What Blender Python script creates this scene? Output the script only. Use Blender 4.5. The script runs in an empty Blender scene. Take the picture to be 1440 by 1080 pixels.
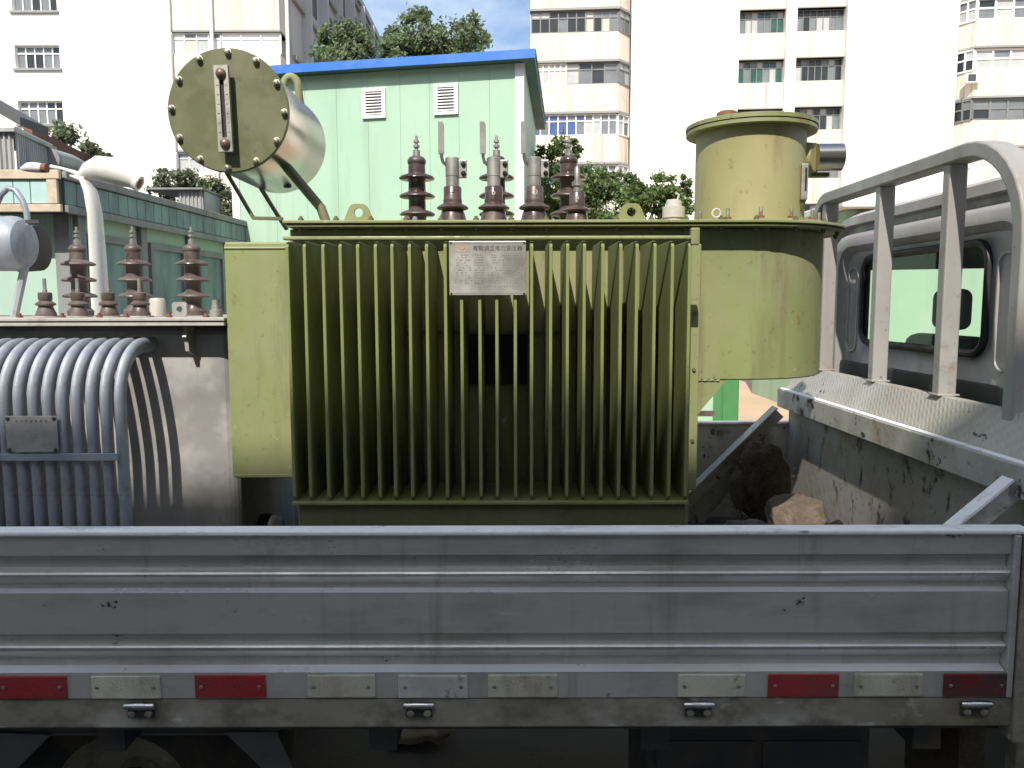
import bpy, math, random
from mathutils import Vector, Matrix, noise as mnoise

# ------------------------------------------------------------------ camera, sky, sun, exposure
SC = bpy.context.scene
COL = SC.collection
R = math.radians
F = 1108.0                       # focal length in photograph pixels (1440 wide)
EYE = 1.72
PITCH = math.atan(112 / F)
cam_d = bpy.data.cameras.new('camera')
cam_d.sensor_width = 36.0
cam_d.lens = 36.0 * F / 1440.0
cam_d.clip_start = 0.05
cam_d.clip_end = 2000
cam = bpy.data.objects.new('camera', cam_d)
COL.objects.link(cam)
cam.location = (0, 0, EYE)
cam.matrix_world = Matrix.Translation((0, 0, EYE)) @ Matrix.Rotation(R(90) - PITCH, 4, 'X') @ Matrix.Rotation(R(-0.12), 4, 'Z')
SC.camera = cam

SUN_EL, SUN_AZ = R(47), R(13.5)     # azimuth measured to the left of straight behind the camera
to_sun = Vector((-math.sin(SUN_AZ) * math.cos(SUN_EL), -math.cos(SUN_AZ) * math.cos(SUN_EL), math.sin(SUN_EL)))
world = bpy.data.worlds.new('World')
SC.world = world
world.use_nodes = True
wn, wl = world.node_tree.nodes, world.node_tree.links
bg = wn['Background']
sky = wn.new('ShaderNodeTexSky')
sky.sky_type = 'NISHITA'
sky.sun_disc = False
sky.sun_elevation = SUN_EL
sky.sun_rotation = R(180) + SUN_AZ
sky.air_density = 1.0
sky.dust_density = 2.0
sky.ozone_density = 1.6
wtc = wn.new('ShaderNodeTexCoord')
wmap = wn.new('ShaderNodeMapping')
wmap.inputs['Scale'].default_value = (1, 1, 2.2)
wno = wn.new('ShaderNodeTexNoise')
wno.inputs['Scale'].default_value = 3.1
wno.inputs['Detail'].default_value = 7
wno.inputs['Roughness'].default_value = 0.55
wr = wn.new('ShaderNodeValToRGB')
wr.color_ramp.elements[0].position = 0.43
wr.color_ramp.elements[1].position = 0.72
wmix = wn.new('ShaderNodeMixRGB')
wmix.inputs['Color2'].default_value = (6.0, 6.4, 7.0, 1)
wl.new(wtc.outputs['Generated'], wmap.inputs['Vector'])
wl.new(wmap.outputs['Vector'], wno.inputs['Vector'])
wl.new(wno.outputs['Fac'], wr.inputs['Fac'])
wl.new(wr.outputs['Color'], wmix.inputs['Fac'])
wl.new(sky.outputs['Color'], wmix.inputs['Color1'])
wl.new(wmix.outputs['Color'], bg.inputs['Color'])
bg.inputs['Strength'].default_value = 0.145

sun_d = bpy.data.lights.new('sun', 'SUN')
sun_d.energy = 4.6
sun_d.angle = R(0.53)
sun_d.color = (1.0, 0.945, 0.86)
sun = bpy.data.objects.new('sun', sun_d)
COL.objects.link(sun)
sun.rotation_euler = to_sun.to_track_quat('Z', 'Y').to_euler()
sun.location = (0, -5, 30)

SC.view_settings.view_transform = 'Standard'
SC.view_settings.look = 'None'
SC.view_settings.gamma = 1.0
SC.view_settings.use_curve_mapping = False
SC.view_settings.exposure = 0.45
SC.cycles.use_denoising = True
SC.cycles.max_bounces = 8
SC.cycles.transparent_max_bounces = 12

# ------------------------------------------------------------------ helpers
RND = random.Random(7)
CP, SP = math.cos(PITCH), math.sin(PITCH)

def ray(px, py):
    a, b = (px - 720) / F, (540 - py) / F
    return Vector((a, CP + SP * b, -SP + CP * b))

def P(px, py, D):
    """world point seen at a photograph pixel, D metres in front of the camera"""
    r = ray(px, py)
    t = D / r.y
    return Vector((r.x * t, D, EYE + r.z * t))

def PX(px, py, D): return P(px, py, D).x
def PZ(px, py, D): return P(px, py, D).z
def PS(n, D, py=428): return n * D / F           # a length of n pixels at depth D

ORG = {}

class MB:
    def __init__(self):
        self.v, self.f = [], []
    def add(self, vs, fs):
        o = len(self.v)
        self.v += [Vector(p) for p in vs]
        self.f += [tuple(i + o for i in q) for q in fs]
        return self
    def box(self, x0, x1, y0, y1, z0, z1, T=None):
        c = [(x, y, z) for z in (z0, z1) for y in (y0, y1) for x in (x0, x1)]
        if T: c = [T(*p) for p in c]
        return self.add(c, [(0, 2, 3, 1), (4, 5, 7, 6), (0, 1, 5, 4), (2, 6, 7, 3), (0, 4, 6, 2), (1, 3, 7, 5)])
    def prism(self, pts, a, b, axis='y', T=None):
        """polygon pts extruded from a to b along axis; pts are (x,z) for y, (x,y) for z, (y,z) for x"""
        def m(p, t):
            q = {'y': (p[0], t, p[1]), 'z': (p[0], p[1], t), 'x': (t, p[0], p[1])}[axis]
            return T(*q) if T else q
        n = len(pts)
        vs = [m(p, a) for p in pts] + [m(p, b) for p in pts]
        fs = [tuple(range(n))[::-1], tuple(range(n, 2 * n))]
        fs += [(i, (i + 1) % n, n + (i + 1) % n, n + i) for i in range(n)]
        return self.add(vs, fs)
    def lathe(self, prof, c, axis='z', n=24, cap=True):
        """prof: list of (r, h) along axis from centre c"""
        c = Vector(c)
        vs, fs = [], []
        for r, h in prof:
            for k in range(n):
                a = 2 * math.pi * k / n
                q = (r * math.cos(a), r * math.sin(a), h)
                if axis == 'y': q = (q[0], h, q[1])
                if axis == 'x': q = (h, q[0], q[1])
                vs.append(c + Vector(q))
        m = len(prof)
        for i in range(m - 1):
            for k in range(n):
                fs.append((i * n + k, i * n + (k + 1) % n, (i + 1) * n + (k + 1) % n, (i + 1) * n + k))
        if cap:
            fs.append(tuple(range(n))[::-1])
            fs.append(tuple((m - 1) * n + k for k in range(n)))
        return self.add(vs, fs)
    def tube(self, path, r, n=10, cap=True, sq=1.0):
        path = [Vector(p) for p in path]
        m = len(path)
        rs = r if isinstance(r, (list, tuple)) else [r] * m
        d0 = (path[1] - path[0]).normalized()
        ref = Vector((0, 0, 1)) if abs(d0.z) < 0.9 else Vector((1, 0, 0))
        u = d0.cross(ref).normalized()
        vs, fs = [], []
        for i, p in enumerate(path):
            if i == 0: d = d0
            elif i == m - 1: d = (path[i] - path[i - 1]).normalized()
            else: d = ((path[i + 1] - p).normalized() + (p - path[i - 1]).normalized()).normalized()
            u = (u - d * u.dot(d)).normalized()
            w = d.cross(u)
            for k in range(n):
                a = 2 * math.pi * k / n
                vs.append(p + (u * math.cos(a) + w * math.sin(a) * sq) * rs[i])
        for i in range(m - 1):
            for k in range(n):
                fs.append((i * n + k, i * n + (k + 1) % n, (i + 1) * n + (k + 1) % n, (i + 1) * n + k))
        if cap:
            fs.append(tuple(range(n))[::-1])
            fs.append(tuple((m - 1) * n + k for k in range(n)))
        return self.add(vs, fs)
    def bar(self, path, w, h, side=(0, 1, 0)):
        """rectangular bar swept along a path; side is the direction of the width w"""
        path = [Vector(p) for p in path]
        m = len(path)
        s = Vector(side).normalized()
        vs, fs = [], []
        for i, p in enumerate(path):
            if i == 0: d = path[1] - path[0]
            elif i == m - 1: d = path[i] - path[i - 1]
            else: d = (path[i + 1] - p).normalized() + (p - path[i - 1]).normalized()
            d.normalize()
            uu = (s - d * s.dot(d)).normalized()
            ww = d.cross(uu)
            for a, b in ((-1, -1), (1, -1), (1, 1), (-1, 1)):
                vs.append(p + uu * a * w / 2 + ww * b * h / 2)
        for i in range(m - 1):
            for k in range(4):
                fs.append((i * 4 + k, i * 4 + (k + 1) % 4, (i + 1) * 4 + (k + 1) % 4, (i + 1) * 4 + k))
        fs.append((3, 2, 1, 0))
        fs.append(tuple((m - 1) * 4 + k for k in range(4)))
        return self.add(vs, fs)
    def build(self, name, mat, parent=None, smooth=35, bevel=0, org=None, seg=2):
        org = Vector(org) if org is not None else (ORG[parent.name].copy() if parent is not None else Vector((0, 0, 0)))
        me = bpy.data.meshes.new(name)
        me.from_pydata([tuple(p - org) for p in self.v], [], self.f)
        me.validate()
        import bmesh
        bm = bmesh.new(); bm.from_mesh(me)
        bmesh.ops.recalc_face_normals(bm, faces=bm.faces)
        bm.to_mesh(me); bm.free()
        if smooth:
            me.polygons.foreach_set('use_smooth', [True] * len(me.polygons))
            me.set_sharp_from_angle(angle=R(smooth))
        me.materials.append(M[mat] if isinstance(mat, str) else mat)
        o = bpy.data.objects.new(name, me)
        COL.objects.link(o)
        if parent is not None:
            o.parent = parent
            o.location = org - ORG[parent.name]
        else:
            o.location = org
        ORG[o.name] = org
        if bevel:
            b = o.modifiers.new('bevel', 'BEVEL')
            b.width = bevel; b.segments = seg; b.limit_method = 'ANGLE'; b.angle_limit = R(40)
            b.harden_normals = False
        return o

def thing(name, label, cat, loc=(0, 0, 0), group=None):
    o = bpy.data.objects.new(name, None)
    COL.objects.link(o)
    o.location = loc
    o.empty_display_size = 0.2
    ORG[o.name] = Vector(loc)
    return tag(o, label, cat, group)

def tag(o, label, cat, group=None):
    o['label'] = label; o['category'] = cat
    if group: o['group'] = group
    return o

def kind(o, k):
    o['kind'] = k
    return o

def dup(o, parent, off):
    """copy of a part (and its sub-parts) moved by off"""
    c = o.copy(); COL.objects.link(c)
    c.parent = parent
    c.location = o.location + Vector(off)
    ORG[c.name] = ORG[o.name] + Vector(off)
    for ch in list(o.children):
        d = ch.copy(); COL.objects.link(d); d.parent = c
        ORG[d.name] = ORG[ch.name] + Vector(off)
    return c

def text_mesh(name, body, size, mat, parent, loc, rx=90, extrude=0.0, rz=0, align='CENTER'):
    cu = bpy.data.curves.new('lettering', 'FONT')
    cu.body = body; cu.size = size; cu.align_x = align; cu.align_y = 'CENTER'
    cu.extrude = extrude; cu.resolution_u = 3
    tmp = bpy.data.objects.new('lettering_tmp', cu)
    COL.objects.link(tmp)
    bpy.context.view_layer.update()
    dg = bpy.context.evaluated_depsgraph_get()
    me = bpy.data.meshes.new_from_object(tmp.evaluated_get(dg))
    bpy.data.objects.remove(tmp)
    me.materials.clear(); me.materials.append(M[mat])
    o = bpy.data.objects.new(name, me); COL.objects.link(o)
    o.parent = parent
    o.location = Vector(loc) - ORG[parent.name]
    o.rotation_euler = (R(rx), 0, R(rz))
    ORG[o.name] = Vector(loc)
    return o

# ------------------------------------------------------------------ materials
M = {}

def mat(name, col, rough=0.5, metal=0.0, var=0.12, vscale=6.0, bump=0.0, bscale=60.0, dirt=None, island=0.0, spec=0.5,
        stretch=(1, 1, 1), rvar=0.12, drough=0.85):
    """dirt: list of (colour, coverage 0..1, scale, (sx,sy,sz), softness)"""
    m = bpy.data.materials.new(name); M[name] = m
    m.use_nodes = True
    n, l = m.node_tree.nodes, m.node_tree.links
    b = n['Principled BSDF']
    b.inputs['Metallic'].default_value = metal
    b.inputs['Roughness'].default_value = rough
    b.inputs['Specular IOR Level'].default_value = spec
    tc = n.new('ShaderNodeTexCoord')
    def noise(scale, st=(1, 1, 1), det=5, ro=0.6):
        mp = n.new('ShaderNodeMapping'); mp.inputs['Scale'].default_value = st
        t = n.new('ShaderNodeTexNoise')
        t.inputs['Scale'].default_value = scale; t.inputs['Detail'].default_value = det; t.inputs['Roughness'].default_value = ro
        l.new(tc.outputs['Object'], mp.inputs['Vector']); l.new(mp.outputs['Vector'], t.inputs['Vector'])
        return t.outputs['Fac']
    def ramp(fac, a, c):
        mr = n.new('ShaderNodeMapRange')
        mr.inputs['From Min'].default_value = a; mr.inputs['From Max'].default_value = c
        l.new(fac, mr.inputs['Value'])
        return mr.outputs['Result']
    cur = None
    rgb = n.new('ShaderNodeRGB'); rgb.outputs[0].default_value = (*col, 1); cur = rgb.outputs[0]
    nv = noise(vscale, stretch)
    if var:
        hsv = n.new('ShaderNodeHueSaturation')
        mr = n.new('ShaderNodeMapRange')
        mr.inputs['From Min'].default_value = 0.3; mr.inputs['From Max'].default_value = 0.7
        mr.inputs['To Min'].default_value = 1 - var; mr.inputs['To Max'].default_value = 1 + var
        l.new(nv, mr.inputs['Value']); l.new(mr.outputs['Result'], hsv.inputs['Value'])
        l.new(cur, hsv.inputs['Color']); cur = hsv.outputs['Color']
    if island:
        g = n.new('ShaderNodeNewGeometry')
        hsv = n.new('ShaderNodeHueSaturation')
        mr = n.new('ShaderNodeMapRange')
        mr.inputs['To Min'].default_value = 1 - island; mr.inputs['To Max'].default_value = 1 + island
        l.new(g.outputs['Random Per Island'], mr.inputs['Value']); l.new(mr.outputs['Result'], hsv.inputs['Value'])
        mr2 = n.new('ShaderNodeMapRange')
        mr2.inputs['To Min'].default_value = 0.47; mr2.inputs['To Max'].default_value = 0.53
        l.new(g.outputs['Random Per Island'], mr2.inputs['Value']); l.new(mr2.outputs['Result'], hsv.inputs['Hue'])
        l.new(cur, hsv.inputs['Color']); cur = hsv.outputs['Color']
    rsock = ramp(nv, 0.3, 0.7)
    mr = n.new('ShaderNodeMapRange')
    mr.inputs['To Min'].default_value = max(0.02, rough - rvar); mr.inputs['To Max'].default_value = min(1, rough + rvar)
    l.new(rsock, mr.inputs['Value']); rcur = mr.outputs['Result']
    for (dc, cov, sc_, st, soft) in (dirt or []):
        d = noise(sc_, st, 8, 0.65)
        th = 0.72 - 0.44 * cov
        fac = ramp(d, th - soft * 0.15, th + soft * 0.15)
        mx = n.new('ShaderNodeMixRGB'); mx.inputs['Color2'].default_value = (*dc, 1)
        l.new(fac, mx.inputs['Fac']); l.new(cur, mx.inputs['Color1']); cur = mx.outputs['Color']
        mx2 = n.new('ShaderNodeMixRGB'); mx2.inputs['Color2'].default_value = (drough, drough, drough, 1)
        l.new(fac, mx2.inputs['Fac']); l.new(rcur, mx2.inputs['Color1']); rcur = mx2.outputs['Color']
        if metal:
            mx3 = n.new('ShaderNodeMixRGB'); mx3.inputs['Color1'].default_value = (metal,) * 3 + (1,); mx3.inputs['Color2'].default_value = (0, 0, 0, 1)
            l.new(fac, mx3.inputs['Fac']); l.new(mx3.outputs['Color'], b.inputs['Metallic'])
    l.new(cur, b.inputs['Base Color']); l.new(rcur, b.inputs['Roughness'])
    if bump:
        bp = n.new('ShaderNodeBump'); bp.inputs['Strength'].default_value = bump; bp.inputs['Distance'].default_value = 0.01
        l.new(noise(bscale, stretch), bp.inputs['Height']); l.new(bp.outputs['Normal'], b.inputs['Normal'])
    return m

S1 = (1, 1, 1)
OL = (0.210, 0.240, 0.094)
mat('olive', OL, 0.42, var=0.09, vscale=2.2, bump=0.05, bscale=9,
    dirt=[((0.245, 0.25, 0.125), 0.24, 6, (1, 1, 0.22), 1.3), ((0.26, 0.25, 0.16), 0.12, 3, S1, 1.4), ((0.13, 0.105, 0.055), 0.13, 14, (1, 1, 0.12), 0.9),
          ((0.16, 0.085, 0.04), 0.05, 22, (1, 1, 0.4), 0.5), ((0.11, 0.10, 0.05), 0.10, 42, S1, 0.5), ((0.52, 0.52, 0.42), 0.045, 15, S1, 0.3)])
mat('olive_fin', (0.192, 0.222, 0.078), 0.42, var=0.08, vscale=3, dirt=[((0.17, 0.14, 0.07), 0.22, 8, (1, 1, 0.18), 1.0), ((0.15, 0.09, 0.045), 0.06, 30, (1, 1, 0.5), 0.5), ((0.21, 0.215, 0.11), 0.15, 5, (1, 1, 0.3), 1.2)])
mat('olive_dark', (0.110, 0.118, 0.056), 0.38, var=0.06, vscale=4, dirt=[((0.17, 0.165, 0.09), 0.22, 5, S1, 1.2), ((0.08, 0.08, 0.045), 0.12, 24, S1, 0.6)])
mat('olive_turret', (0.285, 0.268, 0.120), 0.45, var=0.05, vscale=4, dirt=[((0.34, 0.31, 0.17), 0.25, 4, (1, 1, 0.4), 1.2), ((0.19, 0.15, 0.075), 0.12, 14, (1, 1, 0.15), 0.8), ((0.17, 0.13, 0.06), 0.09, 36, S1, 0.5)])
mat('bolt_rust', (0.20, 0.085, 0.04), 0.7, 0.2, var=0.3, vscale=60)
mat('dome_brown', (0.17, 0.125, 0.09), 0.4, 0.3, var=0.2, vscale=40)
mat('bolt_steel', (0.38, 0.36, 0.28), 0.42, 0.8, var=0.2, vscale=60)
mat('steel', (0.50, 0.475, 0.43), 0.22, 1.0, rvar=0.04, var=0.06, vscale=3, stretch=(1, 0.15, 1), bump=0.01, bscale=120)
mat('alu_plate', (0.43, 0.42, 0.38), 0.42, 0.75, var=0.08, vscale=14)
mat('print', (0.06, 0.06, 0.055), 0.6, var=0)
mat('print_faint', (0.19, 0.185, 0.165), 0.6, var=0)
mat('print_red', (0.42, 0.24, 0.20), 0.6, var=0)
mat('letter_pale', (0.45, 0.40, 0.36), 0.6, var=0)
mat('porcelain', (0.045, 0.026, 0.023), 0.15, rvar=0.06, var=0.2, vscale=18, dirt=[((0.11, 0.085, 0.075), 0.30, 14, S1, 1.2)])
mat('porcelain_old', (0.066, 0.046, 0.041), 0.25, var=0.25, vscale=14, dirt=[((0.15, 0.12, 0.108), 0.45, 12, S1, 1.2)])
mat('zinc', (0.34, 0.33, 0.30), 0.5, 0.7, var=0.15, vscale=20)
mat('flag_grey', (0.26, 0.26, 0.24), 0.5, 0.5, var=0.12, vscale=18)
mat('rubber', (0.012, 0.012, 0.012), 0.55, var=0.2, vscale=12)
mat('tyre', (0.014, 0.014, 0.014), 0.8, var=0.3, vscale=12, dirt=[((0.07, 0.055, 0.04), 0.4, 7, S1, 1.0)])
mat('cap_white', (0.45, 0.43, 0.38), 0.55, var=0.1, vscale=14)
mat('blue_grey', (0.33, 0.37, 0.44), 0.42, 0.2, var=0.14, vscale=5, stretch=(1, 1, 0.4), bump=0.04, bscale=30,
    dirt=[((0.40, 0.395, 0.375), 0.34, 8, (1, 1, 0.25), 1.0), ((0.20, 0.205, 0.21), 0.25, 13, (1, 1, 0.4), 1.0), ((0.19, 0.13, 0.08), 0.10, 22, S1, 0.6)])
mat('grey_tank', (0.36, 0.355, 0.34), 0.46, 0.35, var=0.14, vscale=3.5, bump=0.05, bscale=12,
    dirt=[((0.46, 0.44, 0.42), 0.25, 7, S1, 1.0), ((0.20, 0.13, 0.08), 0.08, 9, (1, 1, 0.4), 0.8)])
mat('grey_cover', (0.40, 0.39, 0.36), 0.7, var=0.12, vscale=8, dirt=[((0.2, 0.15, 0.1), 0.2, 16, S1, 1.0)])
mat('plate_old', (0.33, 0.335, 0.32), 0.5, 0.1, var=0.15, vscale=12, dirt=[((0.2, 0.2, 0.2), 0.2, 25, S1, 1.0)])
mat('silver_paint', (0.60, 0.605, 0.59), 0.28, 0.45, drough=0.45, var=0.08, vscale=2.0, stretch=(0.35, 1, 1), bump=0.05, bscale=5,
    dirt=[((0.49, 0.485, 0.45), 0.36, 1.8, (0.6, 1, 1.3), 1.5), ((0.32, 0.31, 0.27), 0.18, 7, (0.5, 1, 1.6), 1.2), ((0.29, 0.27, 0.22), 0.07, 8, (2.2, 1, 0.2), 1.0),
          ((0.035, 0.035, 0.035), 0.075, 11, (1, 1, 1.5), 0.12), ((0.58, 0.58, 0.56), 0.12, 34, (0.2, 1, 3.5), 0.4)])
mat('sheen_silver', (0.70, 0.71, 0.74), 0.32, 0.3, drough=0.5, var=0.06, vscale=3, stretch=(0.3, 1, 1), dirt=[((0.45, 0.445, 0.42), 0.28, 3, (0.5, 1, 1), 1.2), ((0.06, 0.06, 0.06), 0.07, 16, (0.6, 1, 1), 0.15)])  # pale silver with the ledges' sky sheen in its colour, plus dirt and chips
mat('chipped_white', (0.80, 0.82, 0.82), 0.5, var=0.05, vscale=8, bump=0.15, bscale=30, dirt=[((0.42, 0.43, 0.43), 0.20, 12, (0.5, 1, 1), 0.5), ((0.06, 0.06, 0.06), 0.11, 24, (0.5, 1, 1), 0.15)])
mat('bed_inner', (0.40, 0.40, 0.375), 0.6, 0.2, var=0.12, vscale=5, bump=0.2, bscale=28,
    dirt=[((0.045, 0.042, 0.038), 0.30, 19, (1, 1, 0.55), 0.25), ((0.28, 0.24, 0.17), 0.42, 5, S1, 1.2), ((0.04, 0.04, 0.04), 0.14, 46, (1, 1, 0.5), 0.2)])
mat('board_mottled', (0.46, 0.46, 0.43), 0.5, 0.2, var=0.1, vscale=6, bump=0.15, bscale=30,
    dirt=[((0.60, 0.585, 0.54), 0.3, 7, S1, 1.0), ((0.30, 0.27, 0.21), 0.28, 4, S1, 1.2), ((0.05, 0.045, 0.04), 0.24, 15, (1, 0.8, 0.8), 0.14), ((0.17, 0.115, 0.07), 0.20, 9, S1, 0.6), ((0.04, 0.04, 0.04), 0.12, 40, S1, 0.2)])
mat('board_clean', (0.50, 0.50, 0.47), 0.5, 0.2, var=0.06, vscale=6,
    dirt=[((0.30, 0.27, 0.20), 0.35, 5, S1, 1.2), ((0.05, 0.045, 0.04), 0.20, 20, (1, 0.7, 1), 0.14), ((0.16, 0.11, 0.07), 0.16, 11, S1, 0.7)])
mat('frame_silver', (0.35, 0.34, 0.325), 0.38, 0.12, var=0.05, vscale=5, dirt=[((0.25, 0.235, 0.21), 0.3, 4, (1, 1, 0.4), 1.2), ((0.18, 0.12, 0.08), 0.09, 12, S1, 0.7), ((0.06, 0.05, 0.045), 0.07, 26, S1, 0.2)])
mat('cab_paint', (0.365, 0.358, 0.358), 0.33, 0.2, var=0.04, vscale=3, dirt=[((0.26, 0.25, 0.235), 0.3, 4, S1, 1.2)])
mat('rail_dirty', (0.30, 0.295, 0.25), 0.6, 0.15, var=0.15, vscale=5, bump=0.1, bscale=20,
    dirt=[((0.48, 0.48, 0.44), 0.36, 5, (0.6, 1, 1.2), 0.5), ((0.17, 0.15, 0.105), 0.45, 3.2, (0.6, 1, 1.2), 1.2), ((0.06, 0.055, 0.045), 0.26, 8, (0.7, 1, 1), 0.8), ((0.55, 0.56, 0.53), 0.13, 13, (0.5, 1, 1), 0.3)])
mat('dark_metal', (0.045, 0.05, 0.06), 0.6, 0.3, var=0.2, vscale=8, dirt=[((0.09, 0.075, 0.055), 0.3, 7, S1, 1.0)])
mat('mud_grey', (0.13, 0.135, 0.14), 0.6, 0.1, var=0.15, vscale=7, dirt=[((0.09, 0.08, 0.065), 0.3, 6, S1, 1.0)])
mat('reflector_red', (0.30, 0.022, 0.028), 0.38, var=0.15, vscale=9, bump=0.25, bscale=160, dirt=[((0.19, 0.045, 0.045), 0.34, 6, S1, 1.2), ((0.13, 0.06, 0.05), 0.16, 14, (1, 1, 0.4), 0.8)])
mat('reflector_white', (0.56, 0.56, 0.47), 0.4, var=0.1, vscale=9, bump=0.25, bscale=160, dirt=[((0.40, 0.385, 0.30), 0.38, 6, S1, 1.2), ((0.22, 0.20, 0.15), 0.17, 11, (1, 1, 0.35), 0.9), ((0.08, 0.08, 0.06), 0.10, 20, S1, 0.4)])
mat('reflector_worn', (0.47, 0.48, 0.46), 0.5, var=0.1, vscale=9, dirt=[((0.06, 0.06, 0.05), 0.24, 15, S1, 0.3), ((0.28, 0.28, 0.25), 0.3, 8, S1, 1.0)])
mat('reflector_dirty_red', (0.15, 0.016, 0.02), 0.5, var=0.1, vscale=9, dirt=[((0.04, 0.03, 0.03), 0.5, 9, S1, 0.8)])
mat('chrome', (0.55, 0.55, 0.55), 0.25, 1.0, var=0.1, vscale=30)
mat('bed_floor', (0.06, 0.062, 0.065), 0.7, 0.1, var=0.25, vscale=6, dirt=[((0.10, 0.08, 0.055), 0.3, 6, S1, 1.0)])
mat('stone_brown', (0.115, 0.085, 0.060), 0.9, var=0.3, vscale=14, bump=0.7, bscale=45, dirt=[((0.05, 0.04, 0.03), 0.3, 12, S1, 0.8), ((0.17, 0.14, 0.105), 0.2, 20, S1, 0.8)])
mat('brick_red', (0.20, 0.11, 0.075), 0.9, var=0.2, vscale=18, bump=0.4, bscale=40)
mat('coir', (0.065, 0.050, 0.032), 0.95, var=0.4, vscale=22, bump=1.0, bscale=60)
mat('cardboard', (0.30, 0.23, 0.15), 0.9, var=0.15, vscale=9, dirt=[((0.1, 0.08, 0.05), 0.25, 9, S1, 1.0)])
mat('black_sheet', (0.018, 0.019, 0.022), 0.75, var=0.2, vscale=12, bump=0.3, bscale=18)
mat('headrest_grey', (0.42, 0.44, 0.43), 0.8, var=0.1, vscale=20)
mat('seat_grey', (0.10, 0.11, 0.11), 0.8, var=0.1, vscale=20)
mat('ground', (0.085, 0.078, 0.068), 0.9, var=0.2, vscale=0.6, bump=0.2, bscale=40, dirt=[((0.05, 0.045, 0.04), 0.3, 0.8, S1, 1.0)])
mat('paving', (0.46, 0.33, 0.225), 0.9, var=0.08, vscale=0.6, bump=0.2, bscale=40, dirt=[((0.38, 0.28, 0.20), 0.3, 0.4, S1, 1.0)])
mat('wall_green', (0.315, 0.485, 0.345), 0.55, var=0.05, vscale=0.6, bump=0.06, bscale=2.5, dirt=[((0.39, 0.52, 0.405), 0.30, 0.9, (1, 1, 0.25), 1.5), ((0.26, 0.36, 0.27), 0.14, 2.2, (1, 1, 0.10), 1.0)])
mat('wall_green_pale', (0.36, 0.50, 0.41), 0.7, var=0.05, vscale=0.8, dirt=[((0.30, 0.36, 0.30), 0.2, 1.2, (1, 1, 0.4), 1.0)])
mat('roof_blue', (0.026, 0.145, 0.50), 0.5, var=0.07, vscale=1.2, dirt=[((0.10, 0.22, 0.5), 0.2, 2.0, S1, 1.0)])
mat('roof_under', (0.05, 0.13, 0.13), 0.6, var=0.1, vscale=2)
mat('trim_white', (0.74, 0.74, 0.72), 0.55, var=0.04, vscale=3)
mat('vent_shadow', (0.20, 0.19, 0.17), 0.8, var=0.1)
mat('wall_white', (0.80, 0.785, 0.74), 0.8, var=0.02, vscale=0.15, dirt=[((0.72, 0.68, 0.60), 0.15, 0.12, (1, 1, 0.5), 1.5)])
mat('wall_cream', (0.69, 0.645, 0.56), 0.85, var=0.05, vscale=0.3,
    dirt=[((0.55, 0.475, 0.37), 0.34, 0.9, (1.4, 1.4, 0.10), 1.2), ((0.30, 0.21, 0.13), 0.19, 1.6, (1.6, 1.6, 0.07), 0.7), ((0.30, 0.26, 0.2), 0.06, 0.8, S1, 0.8)])
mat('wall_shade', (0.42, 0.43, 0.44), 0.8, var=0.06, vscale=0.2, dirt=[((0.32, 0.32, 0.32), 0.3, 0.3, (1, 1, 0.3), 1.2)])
mat('roof_dark', (0.07, 0.072, 0.075), 0.7, var=0.1, vscale=2)
mat('slab_grey', (0.27, 0.27, 0.26), 0.8, var=0.1, vscale=0.5)
mat('win_frame_grey', (0.17, 0.175, 0.17), 0.5, var=0.1, vscale=2)
mat('win_frame_white', (0.72, 0.72, 0.70), 0.5, var=0.05, vscale=2)
mat('pane_dark', (0.022, 0.027, 0.027), 0.12, var=0.2, vscale=1)
mat('pane_grey', (0.16, 0.175, 0.18), 0.2, var=0.15, vscale=1)
mat('pane_pale', (0.40, 0.41, 0.40), 0.35, var=0.1, vscale=1)
mat('pane_cream', (0.50, 0.46, 0.37), 0.6, var=0.1, vscale=1)
mat('pane_green', (0.025, 0.085, 0.065), 0.2, var=0.3, vscale=1)
mat('pane_blue', (0.055, 0.095, 0.24), 0.15, var=0.2, vscale=1)
mat('fascia_tile', (0.385, 0.56, 0.53), 0.4, var=0.05, vscale=2, dirt=[((0.30, 0.40, 0.38), 0.15, 3, (1, 1, 0.4), 1.0)])
mat('fascia_tile_shade', (0.16, 0.245, 0.24), 0.5, var=0.12, vscale=2, dirt=[((0.10, 0.13, 0.13), 0.35, 3, (1, 1, 0.3), 1.0)])  # darker fascia_tile: the side's shade put into the colour, with dirt
mat('concrete_edge', (0.52, 0.43, 0.32), 0.85, var=0.1, vscale=3, dirt=[((0.28, 0.22, 0.16), 0.2, 4, S1, 0.8)])
mat('concrete_grey', (0.23, 0.235, 0.23), 0.85, var=0.1, vscale=2, dirt=[((0.13, 0.13, 0.125), 0.25, 3, (1, 1, 0.3), 1.0)])
mat('joint_dark', (0.05, 0.055, 0.055), 0.8, var=0.1)
mat('sheet_ribbed', (0.37, 0.375, 0.365), 0.5, 0.3, var=0.1, vscale=4, dirt=[((0.22, 0.21, 0.2), 0.25, 5, (1, 1, 0.3), 1.0)])
mat('red_oxide', (0.20, 0.085, 0.065), 0.8, var=0.12, vscale=2, dirt=[((0.13, 0.08, 0.06), 0.25, 2, S1, 1.0)])
mat('lamp_white', (0.62, 0.62, 0.58), 0.35, var=0.04, vscale=3)
mat('green_board', (0.060, 0.205, 0.070), 0.5, var=0.08, vscale=3)
mat('bark', (0.10, 0.08, 0.06), 0.9, var=0.3, vscale=8, bump=0.4, bscale=25)
mat('leaf_mid', (0.135, 0.19, 0.06), 0.55, var=0.35, vscale=0.9, island=0.55)
mat('leaf_far', (0.155, 0.205, 0.105), 0.6, var=0.35, vscale=0.5, island=0.45)
mat('leaf_shrub', (0.15, 0.205, 0.08), 0.5, var=0.4, vscale=1.5, island=0.6)
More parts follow.
